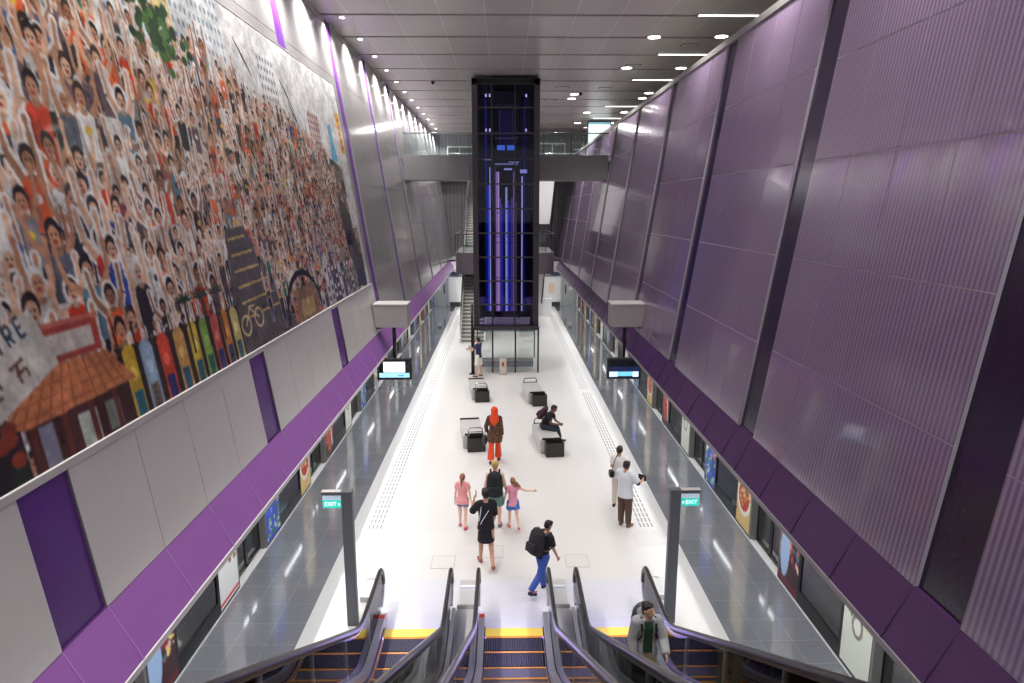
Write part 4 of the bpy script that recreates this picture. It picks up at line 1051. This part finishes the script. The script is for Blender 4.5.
class Body:
    """joints of a figure facing +Y; s=-1 is the figure's left hand side"""
    def __init__(b, h=1.7, lean=0, bend=0, hip_z=None, legs=None, arms=None, head_yaw=0, head_pitch=0, girth=1.0, female=False):
        b.h = h; b.g = girth; b.fem = female
        b.legs = legs or {}; b.arms = arms or {}
        L = {}
        hz = .53 * h
        b.hip = V3((0, 0, hz))
        th, sh = .25 * h, .24 * h
        b.J = {}
        for s in (-1, 1):
            p, k, ab = b.legs.get(s, (2, 3, 2))[:3]
            p, k, ab = radians(p), radians(k), radians(ab)
            H = b.hip + V3((s * .052 * h, 0, 0))
            K = H + V3((s * sin(ab) * th, sin(p) * cos(ab) * th, -cos(p) * cos(ab) * th))
            A = K + V3((s * sin(ab) * sh * .3, sin(p - k) * sh, -cos(p - k) * sh))
            b.J[s] = [H, K, A, p - k]
        low = min(b.J[-1][2].z, b.J[1][2].z) - .045 * h
        dz = -low if hip_z is None else hip_z - hz
        up = V3((0, 0, dz)); b.hip += up
        for s in (-1, 1): b.J[s][:3] = [q + up for q in b.J[s][:3]]
        l = radians(lean); l2 = radians(lean + bend)
        d1 = V3((0, sin(l), cos(l))); d2 = V3((0, sin(l2), cos(l2)))
        b.d1, b.d2 = d1, d2
        b.waist = b.hip + d1 * .10 * h; b.chest = b.waist + d2 * .12 * h; b.shc = b.chest + d2 * .075 * h
        b.neck = b.shc + d2 * .03 * h; b.f2 = V3((0, cos(l2), -sin(l2)))
        sw = .098 * h * (0.93 if female else 1)
        b.hp = radians(head_pitch); b.hy = radians(head_yaw)
        hd = (Matrix.Rotation(-(l2 * .5) - b.hp, 3, 'X')) 
        b.head = b.neck + V3((0, sin(l2 * .6) * .07 * h + .012 * h, .078 * h)) + V3((0, sin(b.hp) * .03 * h, 0))
        b.HR = Matrix.Rotation(-b.hy, 3, 'Z') @ Matrix.Rotation(-b.hp, 3, 'X')
        b.A = {}
        for s in (-1, 1):
            p, ab, fp, fa = b.arms.get(s, (0, 8, 10, 4))[:4]
            S = b.shc + V3((s * sw, 0, 0)) - d2 * .012 * h
            def dr(p, a):
                p, a = radians(p), radians(a)
                return V3((s * sin(a), sin(p) * cos(a), -cos(p) * cos(a))).normalized()
            E = S + dr(p, ab) * .17 * h; W = E + dr(fp, fa) * .15 * h
            b.A[s] = [S, E, W, dr(fp, fa)]
    def build(b, t, skin, hair_col, hair='short', eyes=True):
        h, g = b.h, b.g; m = MB()
        X = V3((1, 0, 0)); 
        # trunk
        f1 = V3((0, b.d1.z, -b.d1.y)); f2 = b.f2
        def sec(c, rx, ry, f): return (c, rx * h * g, ry * h * g, X, f)
        m.loft([sec(b.hip - b.d1 * .045 * h, .06, .045, f1), sec(b.hip, .083, .058, f1), sec(b.hip + b.d1 * .05 * h, .078, .055, f1), sec(b.waist, .068, .05, f1),
                sec(b.chest - b.d2 * .03 * h, .08, .056, f2), sec(b.chest + b.d2 * .03 * h, .09, .058, f2), sec(b.shc, .078, .045, f2), sec(b.neck, .035, .033, f2)])
        m.cap(b.shc, b.head - V3((0, 0, .03 * h)), .034 * h, .03 * h)
        for s in (-1, 1):
            S, E, W, d = b.A[s]
            m.cap(b.shc + V3((s * .05 * h, 0, 0)), S, .034 * h, .032 * h * g); m.cap(S, E, .031 * h * g, .023 * h * g); m.cap(E, W, .0235 * h * g, .0155 * h)
            H, K, A, sp = b.J[s]
            m.cap(H, K, .055 * h * g, .033 * h * g); m.cap(K, A, .033 * h * g, .02 * h)
            mid = K.lerp(A, .3) - V3((0, cos(sp), sin(sp))) * .008 * h; m.ell(mid, (.029 * h * g, .029 * h * g, .05 * h))
            toe = V3((s * .02 * h, cos(sp * .5) * .1 * h, -.028 * h + min(0, sin(sp)) * .03 * h if 0 else -.028 * h))
            m.cap(A + V3((0, -.01 * h, -.026 * h)), A + toe, .02 * h, .015 * h)
            # hand: palm, four curled fingers of unequal length, thumb from the side
            n = V3((-s, 0, 0)); n = (n - d * n.dot(d)).normalized() if abs(n.dot(d)) < .95 else V3((0, 1, 0))
            wv = d.cross(n).normalized()
            if wv.y < 0: wv = -wv
            P = W + d * .045 * h
            m.loft([(W, .015 * h, .012 * h, wv, n), (W + d * .02 * h, .021 * h, .011 * h, wv, n), (P, .024 * h, .010 * h, wv, n), (P + d * .006 * h, .022 * h, .008 * h, wv, n)], 12)
            for i, (o, ln) in enumerate(((-.0175, .034), (-.006, .042), (.006, .045), (.0175, .04))):
                a0 = P + wv * o * h; a1 = a0 + (d + n * .25).normalized() * ln * .5 * h; a2 = a1 + (d + n * .9).normalized() * ln * .5 * h
                m.cap(a0, a1, .0052 * h, .0048 * h, 8); m.cap(a1, a2, .0048 * h, .004 * h, 8)
            t0 = W + d * .02 * h + wv * .016 * h; t1 = t0 + (d * .6 + wv * .8).normalized() * .024 * h; t2 = t1 + (d + n * .3).normalized() * .02 * h
            m.cap(t0, t1, .0072 * h, .0062 * h, 8); m.cap(t1, t2, .0062 * h, .005 * h, 8)
        # head
        c = b.head; Rm = b.HR
        def hp(x, y, z): return c + Rm @ V3((x * h, y * h, z * h))
        m.ell(c + Rm @ V3((0, 0, .012 * h)), (.046 * h, .056 * h, .056 * h), 18, 12, Rm)
        m.ell(hp(0, .014, -.024), (.034 * h, .04 * h, .04 * h), 16, 10, Rm)
        m.cap(hp(0, .052, .008), hp(0, .064, -.01), .0055 * h, .0085 * h, 8)
        for s in (-1, 1): m.ell(hp(s * .047, 0, -.002), (.007 * h, .012 * h, .018 * h), 10, 8, Rm)
        m.ell(hp(0, .047, -.03), (.014 * h, .008 * h, .006 * h), 10, 6, Rm)
        body = solid('body', m, .0088, skin, t, 2)
        if eyes:
            for s in (-1, 1):
                e = MB().ell(hp(s * .018, .0475, .008), (.0075 * h, .006 * h, .005 * h), 8, 6, Rm); e.build('eye', mat('eye_dark', (30, 22, 20), .2), body, True)
                MB().cap(hp(s * .01, .052, .021), hp(s * .028, .046, .021), .0025 * h, .002 * h, 6).build('eyebrow', mat('brow', (30, 24, 22), .8), body, True)
            MB().ell(hp(0, .0545, -.03), (.012 * h, .004 * h, .003 * h), 8, 6, Rm).build('mouth', mat('lips', (150, 84, 76), .5), body, True)
        hm = cloth('hair_%d_%d_%d' % hair_col, hair_col, .55)
        k = MB()
        if hair != 'none':
            k.ell(hp(0, -.012, .026), (.0515 * h, .056 * h, .05 * h), 18, 12, Rm)
            k.ell(hp(0, -.026, .0), (.047 * h, .04 * h, .048 * h), 16, 10, Rm)
            k.ell(hp(0, .02, .052), (.04 * h, .036 * h, .02 * h), 14, 8, Rm)
            if hair == 'long':
                k.cap(hp(0, -.045, .01), hp(.0, -.06, -.12), .04 * h, .03 * h); k.cap(hp(0, -.05, -.06), hp(.02, -.062, -.19), .035 * h, .012 * h)
            if hair == 'pony':
                k.cap(hp(0, -.06, .03), hp(.0, -.085, .0), .018 * h, .024 * h); k.cap(hp(0, -.085, .0), hp(-.01, -.08, -.13), .024 * h, .008 * h)
            if hair == 'flying':
                k.cap(hp(0, -.05, .02), hp(.06, -.08, -.03), .04 * h, .04 * h); k.cap(hp(.06, -.08, -.03), hp(.13, -.1, -.08), .036 * h, .012 * h)
            if hair == 'bun':
                k.ell(hp(0, -.06, .05), (.03 * h, .028 * h, .03 * h))
            solid('hair', k, .009, hm, t, 2)
        return body
    def top(b, t, m, name='shirt', sleeve=.6, hem=.02, flare=1.0, ease=.012, neck=True):
        h, g = b.h, b.g; e = ease; X = V3((1, 0, 0)); f1 = V3((0, b.d1.z, -b.d1.y)); f2 = b.f2; k = MB()
        def sec(c, rx, ry, f, q=1): return (c, (rx * h * g + e) * q, (ry * h * g + e) * q, X, f)
        k.loft([sec(b.hip - b.d1 * (hem + .012) * h, .098, .075, f1, flare), sec(b.hip, .094, .07, f1, flare), sec(b.hip + b.d1 * .035 * h, .085, .063, f1, (1 + flare) / 2), sec(b.waist, .075, .056, f1), sec(b.chest - b.d2 * .03 * h, .083, .06, f2),
                sec(b.chest + b.d2 * .03 * h, .093, .062, f2), sec(b.shc, .08, .047, f2), sec(b.shc + b.d2 * .017 * h, .042, .038, f2)])
        for s in (-1, 1):
            S, E, W, d = b.A[s]
            k.cap(b.shc + V3((s * .05 * h, 0, -.002 * h)), S, .034 * h + e, .034 * h * g + e)
            if sleeve <= 1:
                P = S.lerp(E, sleeve); dd = (E - S).normalized(); U = dd.cross(V3((0, 1, 0))); U = U.normalized() if U.length > .1 else X; W2 = dd.cross(U)
                r0, r1 = .033 * h * g + e, .03 * h * g + e * 1.3
                k.loft([(S, r0, r0, U, W2), (P, r1, r1, U, W2)], 14)
            else:
                k.cap(S, E, .032 * h * g + e, .026 * h * g + e)
                P = E.lerp(W, sleeve - 1); dd = (W - E).normalized(); U = dd.cross(V3((0, 1, 0))); U = U.normalized() if U.length > .1 else X; W2 = dd.cross(U)
                k.loft([(E, .026 * h * g + e, .026 * h * g + e, U, W2), (P, .02 * h + e, .02 * h + e, U, W2)], 14)
        return solid(name, k, .011, m, t, 2)
    def bottoms(b, t, m, name='trousers', length=1.92, ease=.012, flare=1.0):
        h, g = b.h, b.g; e = ease; k = MB(); X = V3((1, 0, 0)); f1 = V3((0, b.d1.z, -b.d1.y))
        k.loft([(b.hip - b.d1 * .04 * h, .07 * h * g, .05 * h * g, X, f1), (b.hip, .083 * h * g + e * .4, .06 * h * g + e * .4, X, f1), (b.hip + b.d1 * .05 * h, .072 * h * g + e * .3, .052 * h * g + e * .3, X, f1)])
        for s in (-1, 1):
            H, K, A, sp = b.J[s]
            def leg(a, c, r0, r1):
                dd = (c - a).normalized(); U = X - dd * X.dot(dd); U.normalize(); W2 = dd.cross(U); k.loft([(a, r0, r0, U, W2), (c, r1, r1, U, W2)], 16)
            if length <= 1:
                k.ell(H, (.055 * h * g + e,) * 3); leg(H, H.lerp(K, length), .056 * h * g + e, (.045 * h * g + e * 1.6) * flare)
            else:
                k.cap(H, K, .056 * h * g + e, .035 * h * g + e); k.ell(K, (.035 * h * g + e,) * 3)
                leg(K, K.lerp(A, length - 1), .038 * h * g + e, (.028 * h + e * 1.2) * flare)
        return solid(name, k, .011, m, t, 2)
    def skirt(b, t, m, length=.6, flare=1.25, name='skirt'):
        h, g = b.h, b.g; X = V3((1, 0, 0)); Y = V3((0, 1, 0)); k = MB()
        cK = (b.J[-1][1] + b.J[1][1]) / 2; c = b.hip.lerp(cK, length); spread = abs(b.J[-1][1].y - b.J[1][1].y) / 2 * length
        k.loft([(b.hip + b.d1 * .06 * h, .076 * h, .056 * h, X, Y), (b.hip, .09 * h, .067 * h, X, Y), (c, .09 * h * flare, .06 * h * flare + spread, X, Y)])
        return solid(name, k, .011, m, t, 2)
    def shoes(b, t, m, name='shoe'):
        h = b.h
        for s in (-1, 1):
            H, K, A, sp = b.J[s]; k = MB()
            lift = A.z - .045 * h; tz = -.026 * h - min(lift * .5, .05 * h)
            k.cap(A + V3((0, -.012 * h, -.024 * h)), A + V3((s * .018 * h, .085 * h, tz)), .0245 * h, .02 * h); k.ell(A + V3((0, 0, -.01 * h)), (.023 * h, .03 * h, .022 * h))
            k.ell(A + V3((s * .01 * h, .04 * h, (tz - .026 * h) / 2 - .0 * h)), (.028 * h, .06 * h, .018 * h))
            solid(name, k, .009, m, t, 2)
def backpack(label, b, col, loc, rz, w_=.3, hh=.46, dd=.18, strap=(20, 20, 22), drop=0, name='backpack'):
    """rides on the back of figure b"""
    t = thing(name, label, 'backpack', loc, rz)
    m1 = cloth('%s_fabric_%d_%d_%d' % ((name,) + col), col, .75); h = b.h
    back = -(.056 * h * b.g + .02)
    c = b.chest + b.f2 * (back - dd / 2 - .005) + b.d2 * (-drop - .02)
    X = V3((1, 0, 0)); Rm = Matrix((X, b.f2, b.d2)).transposed()
    def tr(mb):
        mb.v = [tuple(Rm @ V3(v) + c) for v in mb.v]; return mb
    k = MB(); k.loft([((0, 0, -hh / 2), w_ * .36, dd * .34, X, V3((0, 1, 0))), ((0, 0, -hh / 2 + .04), w_ * .5, dd * .5, X, V3((0, 1, 0))), ((0, 0, 0), w_ * .52, dd * .54, X, V3((0, 1, 0))), ((0, 0, hh / 2 - .08), w_ * .46, dd * .46, X, V3((0, 1, 0))), ((0, 0, hh / 2), w_ * .28, dd * .26, X, V3((0, 1, 0)))])
    solid('pack_body', tr(k), .012, m1, t, 3)
    k = MB().rbox(-w_ * .34, w_ * .34, -dd * .72, -dd * .35, -hh * .38, -.01, .03, 3); tr(k).build('front_pocket', m1, t, True)
    tr(MB().tube([(-.03, .0, hh / 2 - .02), (-.03, 0, hh / 2 + .03), (.03, 0, hh / 2 + .03), (.03, 0, hh / 2 - .02)], .008, 6, up=(0, 1, 0))).build('carry_loop', cloth('strap_%d_%d_%d' % strap, strap), t, True)
    for s in (-1, 1):
        y0 = dd / 2 + .01; fr = .056 * h * b.g + .03
        S = b.shc + V3((s * .062 * h, 0, 0)) + b.d2 * (.034 * h + .016)
        front = b.chest + V3((s * .066 * h, 0, 0)) + b.f2 * (fr + .012); lowf = b.chest + V3((s * .086 * h, 0, 0)) + b.f2 * fr * .75 - b.d2 * .09 * h; side = b.chest + V3((s * (.1 * h * b.g + .012), 0, 0)) + b.f2 * -.03 - b.d2 * .12 * h
        p = [b.chest + V3((s * .06 * h, 0, 0)) + b.f2 * back + b.d2 * .07 * h, S - b.f2 * .02, S + b.f2 * .03, front + b.d2 * .03 * h, front - b.d2 * .03 * h, lowf, side, b.chest + V3((s * w_ * .4, 0, 0)) + b.f2 * (back - .02) - b.d2 * (hh * .32)]
        MB().tube(p, .02, 8, ry=.008).build('strap', cloth('strap_%d_%d_%d' % strap, strap), t, True)
    return t
def sk(i): return mat('skin_%d' % i, [(214, 168, 140), (196, 146, 116), (120, 80, 58), (232, 190, 168)][i], .5)
def place(name_label, loc, face):     # face: compass angle of the look direction, 0 = away from the camera (+Y), 90 = to the right (+X)
    return thing('person', name_label, 'person', loc, radians(-face))
WALK = {-1: (22, 4, 1), 1: (-14, 18, 1)}; WALK2 = {1: (20, 4, 1), -1: (-12, 22, 1)}

# 1 man in navy tee and white shorts by the glass screen
L1 = (-1.22, 28.7, 0)
b = Body(1.72, legs={-1: (4, 4, 4), 1: (-2, 4, 5)}, arms={-1: (38, 14, 95, -14), 1: (30, 12, 100, -24)}, head_pitch=12)
t = place('person in navy tee and white shorts holding a phone beside the glass screen', L1, -60)
b.build(t, sk(0), (24, 20, 22)); b.top(t, cloth('navy_tee', (50, 54, 92))); b.bottoms(t, cloth('white_shorts', (236, 232, 222)), 'shorts', .92); b.shoes(t, cloth('brown_shoe', (120, 84, 66)))
MB().loft([(b.hip + V3((0, 0, .02)), .155, .115, V3((1, 0, 0)), V3((0, 1, 0))), (b.hip + V3((0, 0, .07)), .15, .11, V3((1, 0, 0)), V3((0, 1, 0)))]).build('belt_bag', cloth('red_brown', (150, 80, 66)), t, True)
def held(name, label, cat, b, s, t, size, m1, m2=None, off=(0, 0, 0)):
    S, E, W, d = b.A[s]; p = W + d * .075 * b.h + V3(off)
    rt_ = Matrix.Rotation(t.rotation_euler[2], 3, 'Z'); q = rt_ @ p + t.location
    o = thing(name, label, cat, q, t.rotation_euler[2])
    MB().rbox(-size[0] / 2, size[0] / 2, -size[1] / 2, size[1] / 2, -size[2] / 2, size[2] / 2, min(size) * .3).build('case', m1, o)
    if m2: MB().box(-size[0] * .42, size[0] * .42, -size[1] / 2 - .001, -size[1] / 2, -size[2] * .42, size[2] * .42).build('screen', m2, o)
    return o
held('phone', 'dark phone held up by the person in white shorts', 'phone', b, 1, t, (.075, .012, .15), M_black, mat('phone_glow', (150, 170, 190), .2), (-.03, .0, .02))

# 2 woman in orange headscarf
L2 = (-.42, 18.6, 0)
b = Body(1.64, legs={-1: (-10, 10, 1), 1: (13, 4, 1)}, arms={-1: (4, 20, 30, -4), 1: (-6, 10, 6, 6)}, female=True)
t = place('person in orange headscarf, brown patterned tunic and orange trousers walking away', L2, 4)
b.build(t, sk(1), (40, 26, 22), 'none')
tun = mat('brown_patterned_tunic', (96, 52, 38), .8)
nt = tun.node_tree; vo = nt.nodes.new('ShaderNodeTexVoronoi'); vo.inputs['Scale'].default_value = 34; tc = nt.nodes.new('ShaderNodeTexCoord'); nt.links.new(tc.outputs['Object'], vo.inputs['Vector'])
rp = nt.nodes.new('ShaderNodeValToRGB'); rp.color_ramp.elements[0].color = lin((120, 66, 40)) + [1]; rp.color_ramp.elements[1].color = lin((40, 30, 30)) + [1]; rp.color_ramp.elements[1].position = .5
e_ = rp.color_ramp.elements.new(.3); e_.color = lin((150, 96, 60)) + [1]
nt.links.new(vo.outputs['Distance'], rp.inputs[0]); nt.links.new(rp.outputs[0], nt.nodes['Principled BSDF'].inputs['Base Color'])
b.top(t, tun, 'tunic', 1.85, .13, 1.22, .02); b.bottoms(t, cloth('orange_cloth', (218, 70, 34)), 'trousers', 1.86, .018, 1.5); b.shoes(t, cloth('dark_shoe', (56, 44, 40)))
k = MB(); h = b.h; c = b.head
k.ell(c + V3((0, -.012, .018 * h)), (.064 * h, .068 * h, .068 * h)); k.loft([(c + V3((0, -.01, 0)), .06 * h, .06 * h, V3((1, 0, 0)), V3((0, 1, 0))), (b.neck + V3((0, -.012, .01)), .062 * h, .062 * h, V3((1, 0, 0)), V3((0, 1, 0))), (b.shc + V3((0, -.01, .0)), .1 * h, .074 * h, V3((1, 0, 0)), V3((0, 1, 0))), (b.chest + V3((0, -.03, .02)), .085 * h, .07 * h, V3((1, 0, 0)), V3((0, 1, 0))), (b.chest + V3((0, -.05, -.09)), .03 * h, .045 * h, V3((1, 0, 0)), V3((0, 1, 0)))])
solid('headscarf', k, .01, cloth('orange_scarf', (224, 72, 34)), t, 3)
S, E, W, d = b.A[-1]
ht = thing('handbag', 'dark blue handbag carried at the left side of the person in the orange headscarf', 'handbag', (L2[0] + W.x - .05, L2[1] + W.y, W.z - .1))
k = MB().ell((0, 0, -.12), (.085, .17, .15)); solid('bag_body', k, .012, cloth('navy_leather', (34, 38, 60), .4), ht, 1)
MB().tube([(0, -.1, -.03), (0, -.08, .08), (0, 0, .13), (0, .08, .08), (0, .1, -.03)], .009, 6, up=(1, 0, 0)).build('bag_handle', cloth('navy_leather', (0, 0, 0)), ht, True)

# 3 seated man with maroon backpack on the front right bench, facing right
L3 = (1.09, 20.35, 0)
b = Body(1.6, lean=20, bend=14, hip_z=.53, legs={-1: (82, 66, 10), 1: (80, 88, 3)}, arms={-1: (24, 4, 76, -30), 1: (22, 6, 78, -34)}, head_pitch=20)
t = place('person in black tee and dark jeans sitting on the front right bench, leaning forward', L3, 112)
b.build(t, sk(2), (20, 16, 16)); b.top(t, cloth('black_tee', (26, 22, 26))); b.bottoms(t, cloth('dark_jeans', (38, 46, 60)), 'jeans', 1.9); b.shoes(t, cloth('black_shoe', (28, 28, 30)))
backpack('maroon backpack on the back of the person sitting on the bench', b, (64, 26, 46), L3, radians(-112), .3, .46, .2, (30, 20, 26))

# 4, 5 two men by the right platform edge
L4 = (2.62, 15.55, 0); L5 = (2.60, 14.55, 0)
b = Body(1.56, arms={-1: (10, 10, 60, -10), 1: (2, 8, 14, 2)})
t = place('person in white shirt half hidden behind the person in brown trousers', L4, 28)
b.build(t, sk(1), (34, 22, 20)); b.top(t, cloth('white_shirt', (236, 232, 230)), sleeve=.7, ease=.016); b.bottoms(t, cloth('beige_trousers', (214, 204, 190)), 'trousers'); b.shoes(t, cloth('dark_shoe', (0, 0, 0)))
rb = thing('sling_bag', 'small black bag at the hip of the person in the white shirt', 'bag', (L4[0] - .2, L4[1] - .12, .93))
MB().rbox(-.06, .06, -.1, .1, -.08, .08, .03).build('bag_body', M_black, rb); MB().tube([(0, -.06, .07), (.06, -.02, .3), (.14, 0, .5)], .01, 6).build('bag_strap', M_black, rb)
b = Body(1.56, girth=1.14, arms={-1: (30, 12, 72, -30), 1: (34, 18, 88, -6)}, head_pitch=14)
t = place('person in light grey shirt and brown trousers holding a dark tablet', L5, 42)
b.build(t, sk(1), (36, 20, 18)); b.top(t, cloth('light_grey_shirt', (214, 218, 222)), sleeve=.8, ease=.032, hem=.05); b.bottoms(t, cloth('brown_trousers', (88, 66, 50)), 'trousers', 1.93, .018); b.shoes(t, cloth('brown_shoe', (0, 0, 0)))
MB().cap(b.A[1][0].lerp(b.A[1][1], .55), b.A[1][1], .062, .058).build('sleeve_band', M_black, t, True)
held('tablet', 'dark tablet in the hands of the person in the light grey shirt', 'tablet', b, 1, t, (.2, .015, .14), M_black, None, (-.08, .04, 0))

# 6 girl on the left in pink
L6 = (-1.1, 14.55, 0)
b = Body(1.28, legs={-1: (6, 4, 1), 1: (-8, 10, 1)}, arms={-1: (0, 12, 4, 6), 1: (-8, 14, 4, 8)}, female=True, girth=.95)
t = place('child in a pink tee and grey-blue shorts, left of the blond person', L6, 8)
b.build(t, sk(3), (142, 92, 64), 'pony'); b.top(t, cloth('pink_tee', (238, 160, 158)), sleeve=.5, hem=.06, flare=1.15, ease=.014); b.bottoms(t, cloth('blue_grey_shorts', (112, 128, 158)), 'shorts', .5); b.shoes(t, cloth('pink_shoe', (214, 84, 118)))
# 7 mother with black backpack
L7 = (-.36, 14.5, 0)
b = Body(1.62, legs={-1: (-8, 10, 1), 1: (6, 4, 1)}, arms={-1: (-4, 14, 10, 8), 1: (6, 14, 40, 4)}, female=True)
t = place('blond person in teal shorts wearing a black backpack between the two children', L7, 2)
b.build(t, sk(3), (206, 168, 104), 'bun'); b.top(t, cloth('cream_top', (240, 232, 220)), sleeve=.15); b.bottoms(t, cloth('teal_shorts', (104, 140, 128)), 'shorts', .75, .016, 1.1); b.shoes(t, cloth('grey_shoe', (120, 112, 108)))
backpack('large black backpack worn by the blond person', b, (24, 24, 28), L7, radians(-2), .36, .58, .22, drop=.05)
# 8 girl on the right in pink with flying hair and outstretched arm
L8 = (.04, 14.5, 0)
b = Body(1.2, legs={-1: (6, 4, 1), 1: (-16, 24, 3)}, arms={-1: (6, 18, 20, 4), 1: (0, 62, 0, 84)}, female=True, girth=.95)
t = place('child in pink top and bright blue shorts stretching an arm out to the right', L8, -10)
b.build(t, sk(3), (136, 88, 58), 'flying'); b.top(t, cloth('pink_top', (234, 156, 176)), sleeve=.25, hem=.06, flare=1.12, ease=.014); b.bottoms(t, cloth('bright_blue_shorts', (64, 120, 196)), 'shorts', .6, .016, 1.15); b.shoes(t, cloth('coral_shoe', (214, 90, 90)))
# 9 woman in black dress on the phone
L9 = (-.53, 12.85, 0)
b = Body(1.66, legs={-1: (12, 4, 1), 1: (-12, 26, 1)}, arms={-1: (30, 26, 150, -14), 1: (6, 6, 30, -4)}, head_yaw=-12, head_pitch=8, female=True)
t = place('person in a black tee and black skirt walking with one hand raised to the ear', L9, -8)
b.build(t, sk(1), (22, 18, 20)); b.top(t, cloth('black_blouse', (22, 20, 24)), sleeve=.9, hem=.02, ease=.02); b.skirt(t, cloth('black_skirt', (18, 16, 20)), .78, 1.2)
b.shoes(t, cloth('tan_sandal', (150, 96, 74)))
MB().tube([b.shc + V3((.09, -.03, .03)), b.chest + V3((.04, -.115, 0)), b.waist + V3((-.08, -.11, .0)), b.hip + V3((-.14, -.05, 0))], .009, 6).build('white_strap', M_bright, t, True)
MB().tube([b.shc + V3((-.07, -.03, .045)), b.shc + V3((-.1, -.085, -.05)), b.chest + V3((-.12, -.1, -.05)), b.waist + V3((-.14, -.07, -.03))], .009, 6).build('white_strap', M_bright, t, True)
held('phone', 'phone held to the ear of the person in black walking behind the group', 'phone', b, -1, t, (.012, .07, .14), M_black, None, (.02, 0, .0))
# 10 man with black backpack walking to the right
L10 = (.56, 11.85, 0)
b = Body(1.42, lean=12, legs={-1: (10, 4, 1), 1: (-22, 22, 1)}, arms={-1: (6, 8, 20, 2), 1: (10, 8, 26, 2)}, head_pitch=24)
t = place('person in black tee and blue jeans walking with a bulky dark backpack', L10, 52)
b.build(t, sk(1), (20, 18, 20)); b.top(t, cloth('black_tee', (0, 0, 0)), sleeve=.75, ease=.016); b.bottoms(t, cloth('blue_jeans', (58, 86, 160)), 'jeans', 1.95, .016); b.shoes(t, cloth('navy_shoe', (40, 44, 70)))
backpack('bulky dark backpack on the person in blue jeans near the middle escalator', b, (34, 28, 32), L10, radians(-52), .34, .5, .23, (96, 92, 98), drop=.0)
# 11 man riding the right escalator towards the camera
y_ = 10.46 - .4 * 5 - .2
L11 = (1.74, y_, profile(0, y_, y_ + .01, 1)[0][1] + .01)
b = Body(1.46, lean=7, girth=1.0, legs={-1: (4, 4, 3), 1: (10, 14, 3)}, arms={-1: (18, 14, 62, -4), 1: (0, 12, 18, 2)}, head_yaw=-34, head_pitch=-4)
t = place('person in grey hooded jacket over a green shirt riding the right escalator', L11, 176)
b.build(t, sk(0), (20, 16, 18)); b.top(t, cloth('dark_green_shirt', (34, 70, 54)), hem=.0, sleeve=.5, ease=.01)
b.bottoms(t, cloth('khaki_trousers', (190, 176, 148)), 'trousers', 1.93, .016); b.shoes(t, cloth('dark_shoe', (0, 0, 0)))
jk = b.top(t, cloth('grey_jacket', (168, 168, 172), noise=.15), 'hooded_jacket', 1.95, .05, 1.06, .02)
# open the jacket at the front
bm = bmesh.new(); bm.from_mesh(jk.data); h = b.h
kill = [f for f in bm.faces if (lambda c: c.y > .03 and abs(c.x) < .062 - .0 * (c.z) and c.z > b.hip.z - .12 and c.z < b.shc.z + .05)(f.calc_center_median())]
bmesh.ops.delete(bm, geom=kill, context='FACES'); bm.to_mesh(jk.data); bm.free()
sm_ = jk.modifiers.new('thick', 'SOLIDIFY'); sm_.thickness = .012; sm_.offset = 1
k = MB().ell(b.neck + V3((0, -.09, .02)), (.13, .07, .09)); k.tube([b.neck + V3((-.05, .07, -.02)), b.neck + V3((-.1, -.01, .0)), b.neck + V3((-.07, -.08, .03)), b.neck + V3((.07, -.08, .03)), b.neck + V3((.1, -.01, .0)), b.neck + V3((.05, .07, -.02))], .035, 10)
solid('hood', k, .011, cloth('grey_jacket', (0, 0, 0)), t, 3)
backpack('dark grey backpack worn by the person riding the right escalator', b, (84, 86, 94), L11, radians(-176), .32, .46, .18, (24, 24, 26))
